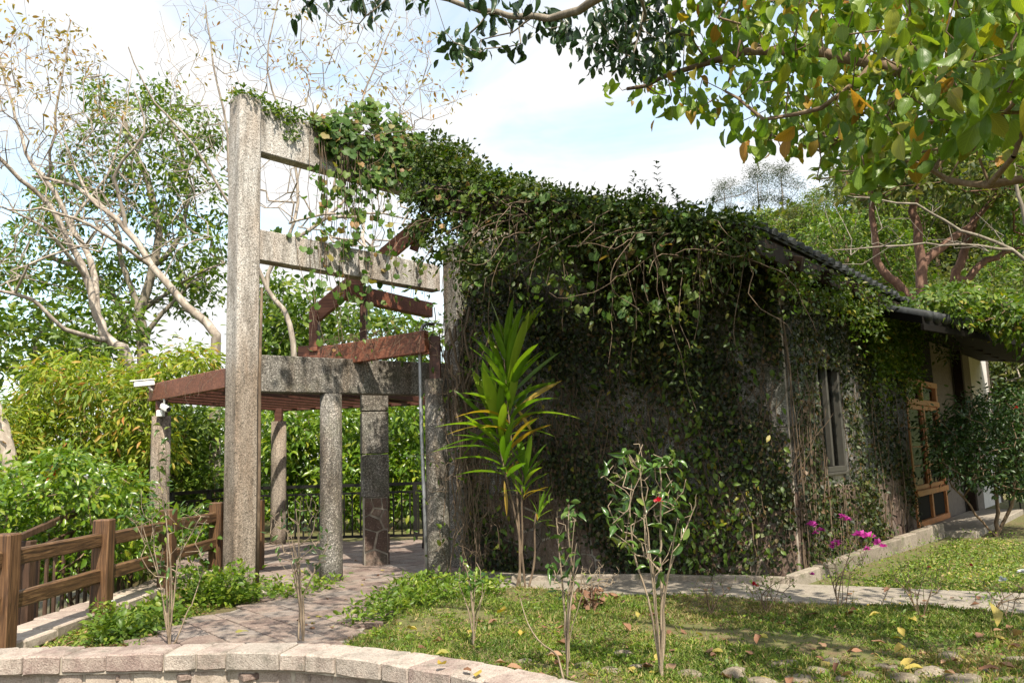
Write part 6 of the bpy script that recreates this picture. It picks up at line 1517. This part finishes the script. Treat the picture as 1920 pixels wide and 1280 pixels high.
# strip between the fence kerb and the paved path
n_ = 2600; xs2 = rng.uniform(-4.4, -3.25, n_); ys2 = rng.uniform(6.5, 11.5, n_); C2_ = np.stack([xs2, ys2, np.full(n_, .012)], -1)
Pp, Ax, Nn, S = cluster_leaves(C2_, 5, .03, .04, -.25, .8, flat=.3); Pp[:, 2] = np.maximum(Pp[:, 2], .008); leaves_obj('grass', [(*leafcloud(Pp, Ax, Nn, S, T4, .4), 0)], [M['L_grass']], None, 'stuff')
q = rng.integers(0, n_, 900); Pp = C2_[q] + V3(0, 0, .015); Ax = rng.normal(0, 1, Pp.shape); Ax[:, 2] *= .15; leaves_obj('leaf_litter', [(*leafcloud(Pp, nrm(Ax), nrm(rng.normal(0, .25, Ax.shape) + V3(0, 0, 1)), rng.uniform(.03, .08, len(Pp)), T4, .5), 0)], [M['D_brown']], None, 'stuff')
# behind the path
n = 15000; xs_ = rng.uniform(2.9, 15.0, n); ys_ = np.array([path_back(x) + rnd.random() ** 1.5 * 6 for x in xs_]); okk = ((np.stack([xs_, ys_], -1) - B[:2]) @ n2[:2]) > .75; xs_, ys_ = xs_[okk], ys_[okk]
C_ = np.stack([xs_, ys_, np.full(len(xs_), .01)], -1); Pp, Ax, Nn, S = cluster_leaves(C_, 6, .05, .04, -.2, .8, flat=.2); Pp[:, 2] = np.maximum(Pp[:, 2], .008)
leaves_obj('grass', [(*leafcloud(Pp, Ax, Nn, S, T4, .5), 0)], [M['L_grass']], None, 'stuff')
# tiny yellow flowers on stalks at the right
g = G(1700, 1175)
for px in ((1602, 1150), (1690, 1160), (1830, 1110)):
    g = G(px[0], px[1] + 30); t = plant('yellow_flowered_weed', {1602: 'spindly weed with tiny yellow flowers below the magenta azalea', 1690: 'spindly weed with tiny yellow flowers below the leafless azalea', 1830: 'tall spindly yellow flowered weed left of the white azalea'}[px[0]], 'weed', (g[0], g[1], 0.01))
    tg = px_points([(px[0] - 35, px[1] - 45), (px[0] + 35, px[1] - 45), (px[0] + 30, px[1]), (px[0] - 30, px[1])], 12, g[1], .12); L = skeleton([[(g[0], g[1], .0), (g[0], g[1], .05)]], tg, .05, .1, .0016); wood(L, 'green_stem', t, 'stems')
    for q in tg[:9]: flower(q, .011, 'yelfl', t, 6)
    Pp, Ax, N, S = cluster_leaves(tg * [1, 1, .5], 4, .03, .035); leaf_parts('leaf', Pp, Ax, N, S, az_m, t)

# ================================================================== STONES AND FALLEN LEAVES
stone_m = []
for s_ in range(6):
    bm = bmesh.new(); bmesh.ops.create_icosphere(bm, subdivisions=2, radius=1.0); r_ = random.Random(s_); a, b_, c_ = r_.uniform(.8, 1.2), r_.uniform(.6, .9), r_.uniform(.35, .5)
    pp = [(r_.uniform(1, 2.5), r_.uniform(1, 2.5), r_.uniform(0, 6)) for _ in range(3)]
    for v in bm.verts:
        k_ = 1 + .1 * sum(math.sin(v.co.x * p_[0] + v.co.y * p_[1] + v.co.z * 2 + p_[2]) for p_ in pp); v.co = Vector((v.co.x * a * k_, v.co.y * b_ * k_, v.co.z * c_ * k_))
    me = bpy.data.meshes.new('lawn_stone'); bm.to_mesh(me); bm.free(); me.polygons.foreach_set('use_smooth', [True] * len(me.polygons)); me.materials.append(M['cobble']); stone_m.append(me)
def stone(px, py, r, label, group='flat stones set in the lawn'):
    q = G(px, py, .02); o = link('lawn_stone', stone_m[rnd.randrange(6)], None, (q[0], q[1], .02)); o.scale = (r, r * .9, r * .75); o.rotation_euler = (rnd.uniform(-.1, .1), rnd.uniform(-.1, .1), rnd.uniform(0, 6.28))
    setp(o, label, 'stone', group)
slab_ = 'flat brownish stone half sunk among the grass at the front of the lawn'
STONES = list(((1150, 1262, .13), (1040, 1225, .09), (1095, 1250, .1), (1395, 1240, .12), (1380, 1265, .14), (1290, 1265, .13), (1210, 1250, .1), (1470, 1250, .17), (1535, 1262, .15), (1620, 1268, .13), (1690, 1275, .14), (1560, 1245, .12), (1660, 1250, .1), (1745, 1262, .13), (1785, 1240, .18), (1800, 1275, .16), (1870, 1262, .17), (1905, 1240, .14), (1430, 1278, .13), (1330, 1240, .09), (1250, 1235, .08), (940, 1215, .08), (985, 1240, .09), (1170, 1225, .08), (1840, 1250, .1), (1500, 1275, .12), (1580, 1278, .1), (1900, 1278, .15)))
ORD = 'first second third fourth fifth sixth seventh eighth ninth tenth eleventh twelfth thirteenth fourteenth fifteenth sixteenth seventeenth eighteenth'.split()
for px, py, r in STONES:
    row_ = [q_ for q_ in STONES if (q_[1] >= 1256) == (py >= 1256)]; row_.sort(); k_ = row_.index((px, py, r))
    stone(px, py, r * .9, 'half sunk flat stone, %s from left in the %s row of lawn stones' % (ORD[k_], 'front' if py >= 1256 else 'back'))
for px, py, r, lb in ((1788, 985, .2, 'dark round stone at the end of the kerb beside the doors'),): stone(px, py, r, lb, None)
fm = {'b': [single_mesh('fallen_leaf', DEAD[i], .55, M['D_brown']) for i in range(4)], 'y': [single_mesh('fallen_leaf', DEAD[i], .55, M['D_yel']) for i in range(4)]}
def fallen(q, kind, s, label, group, rot=None):
    o = link('fallen_leaf', fm[kind][rnd.randrange(4)], None, q); o.scale = (s,) * 3; o.rotation_euler = rot or (rnd.uniform(-.35, .35), rnd.uniform(-.35, .35), rnd.uniform(0, 6.28)); setp(o, label, 'leaf', group)
for i in range(95):
    px, py = rnd.uniform(760, 1920), 1150 + 125 * rnd.random() ** 1.3; q = G(px, py, .05); kd = 'b' if rnd.random() < .68 else 'y'
    if proj(q)[0] < 1000 and q[1] < wall_back(q[0]): continue
    if -1.3 < q[0] and q[1] > path_front(q[0]): continue
    fallen((q[0], q[1], lawn_z(q[0], q[1]) + .045), kd, rnd.uniform(.07, .13), {'b': 'curled dead brown leaf lying on the lawn', 'y': 'fallen yellow leaf lying on the lawn'}[kd], {'b': 'brown leaves on the lawn', 'y': 'yellow leaves on the lawn'}[kd])
for i in range(26):
    px, py = rnd.uniform(1180, 1900), rnd.uniform(1105, 1150); q = G(px, py, .05)
    if not (path_front(q[0]) + .05 < q[1] < path_back(q[0]) - .05): continue
    fallen((q[0], q[1], .066), 'b', rnd.uniform(.05, .09), 'small dead leaf lying on the concrete path', 'leaves on the concrete path')
for i in range(40):
    px, py = rnd.uniform(560, 790), rnd.uniform(1040, 1200); q = G(px, py, .04)
    if not in_poly(q[0], q[1], PATH): continue
    fallen((q[0], q[1], .05), 'b' if i % 3 else 'y', rnd.uniform(.04, .08), 'small dead leaf lying on the red pavers', 'leaves on the red pavers')
for px, py, s, kd, lb in ((440, 1188, .12, 'y', 'yellow fallen leaf on the paved path just behind the low wall'), (1870, 1180, .2, 'y', 'large yellow leaf standing upright on the lawn at the right'), (835, 1250, .1, 'y', 'yellow leaf on top of the low stone wall, left one'), (900, 1262, .1, 'y', 'yellow leaf on top of the low stone wall, right one'), (870, 1258, .08, 'b', 'brown leaf lying on top of the low stone wall')):
    z = .195 if 'low stone wall' in lb and 'behind' not in lb else .05; q = G(px, py, z); fallen((q[0], q[1], z + .02), kd, s, lb, None, (1.1, 0.2, .3) if 'upright' in lb else None)
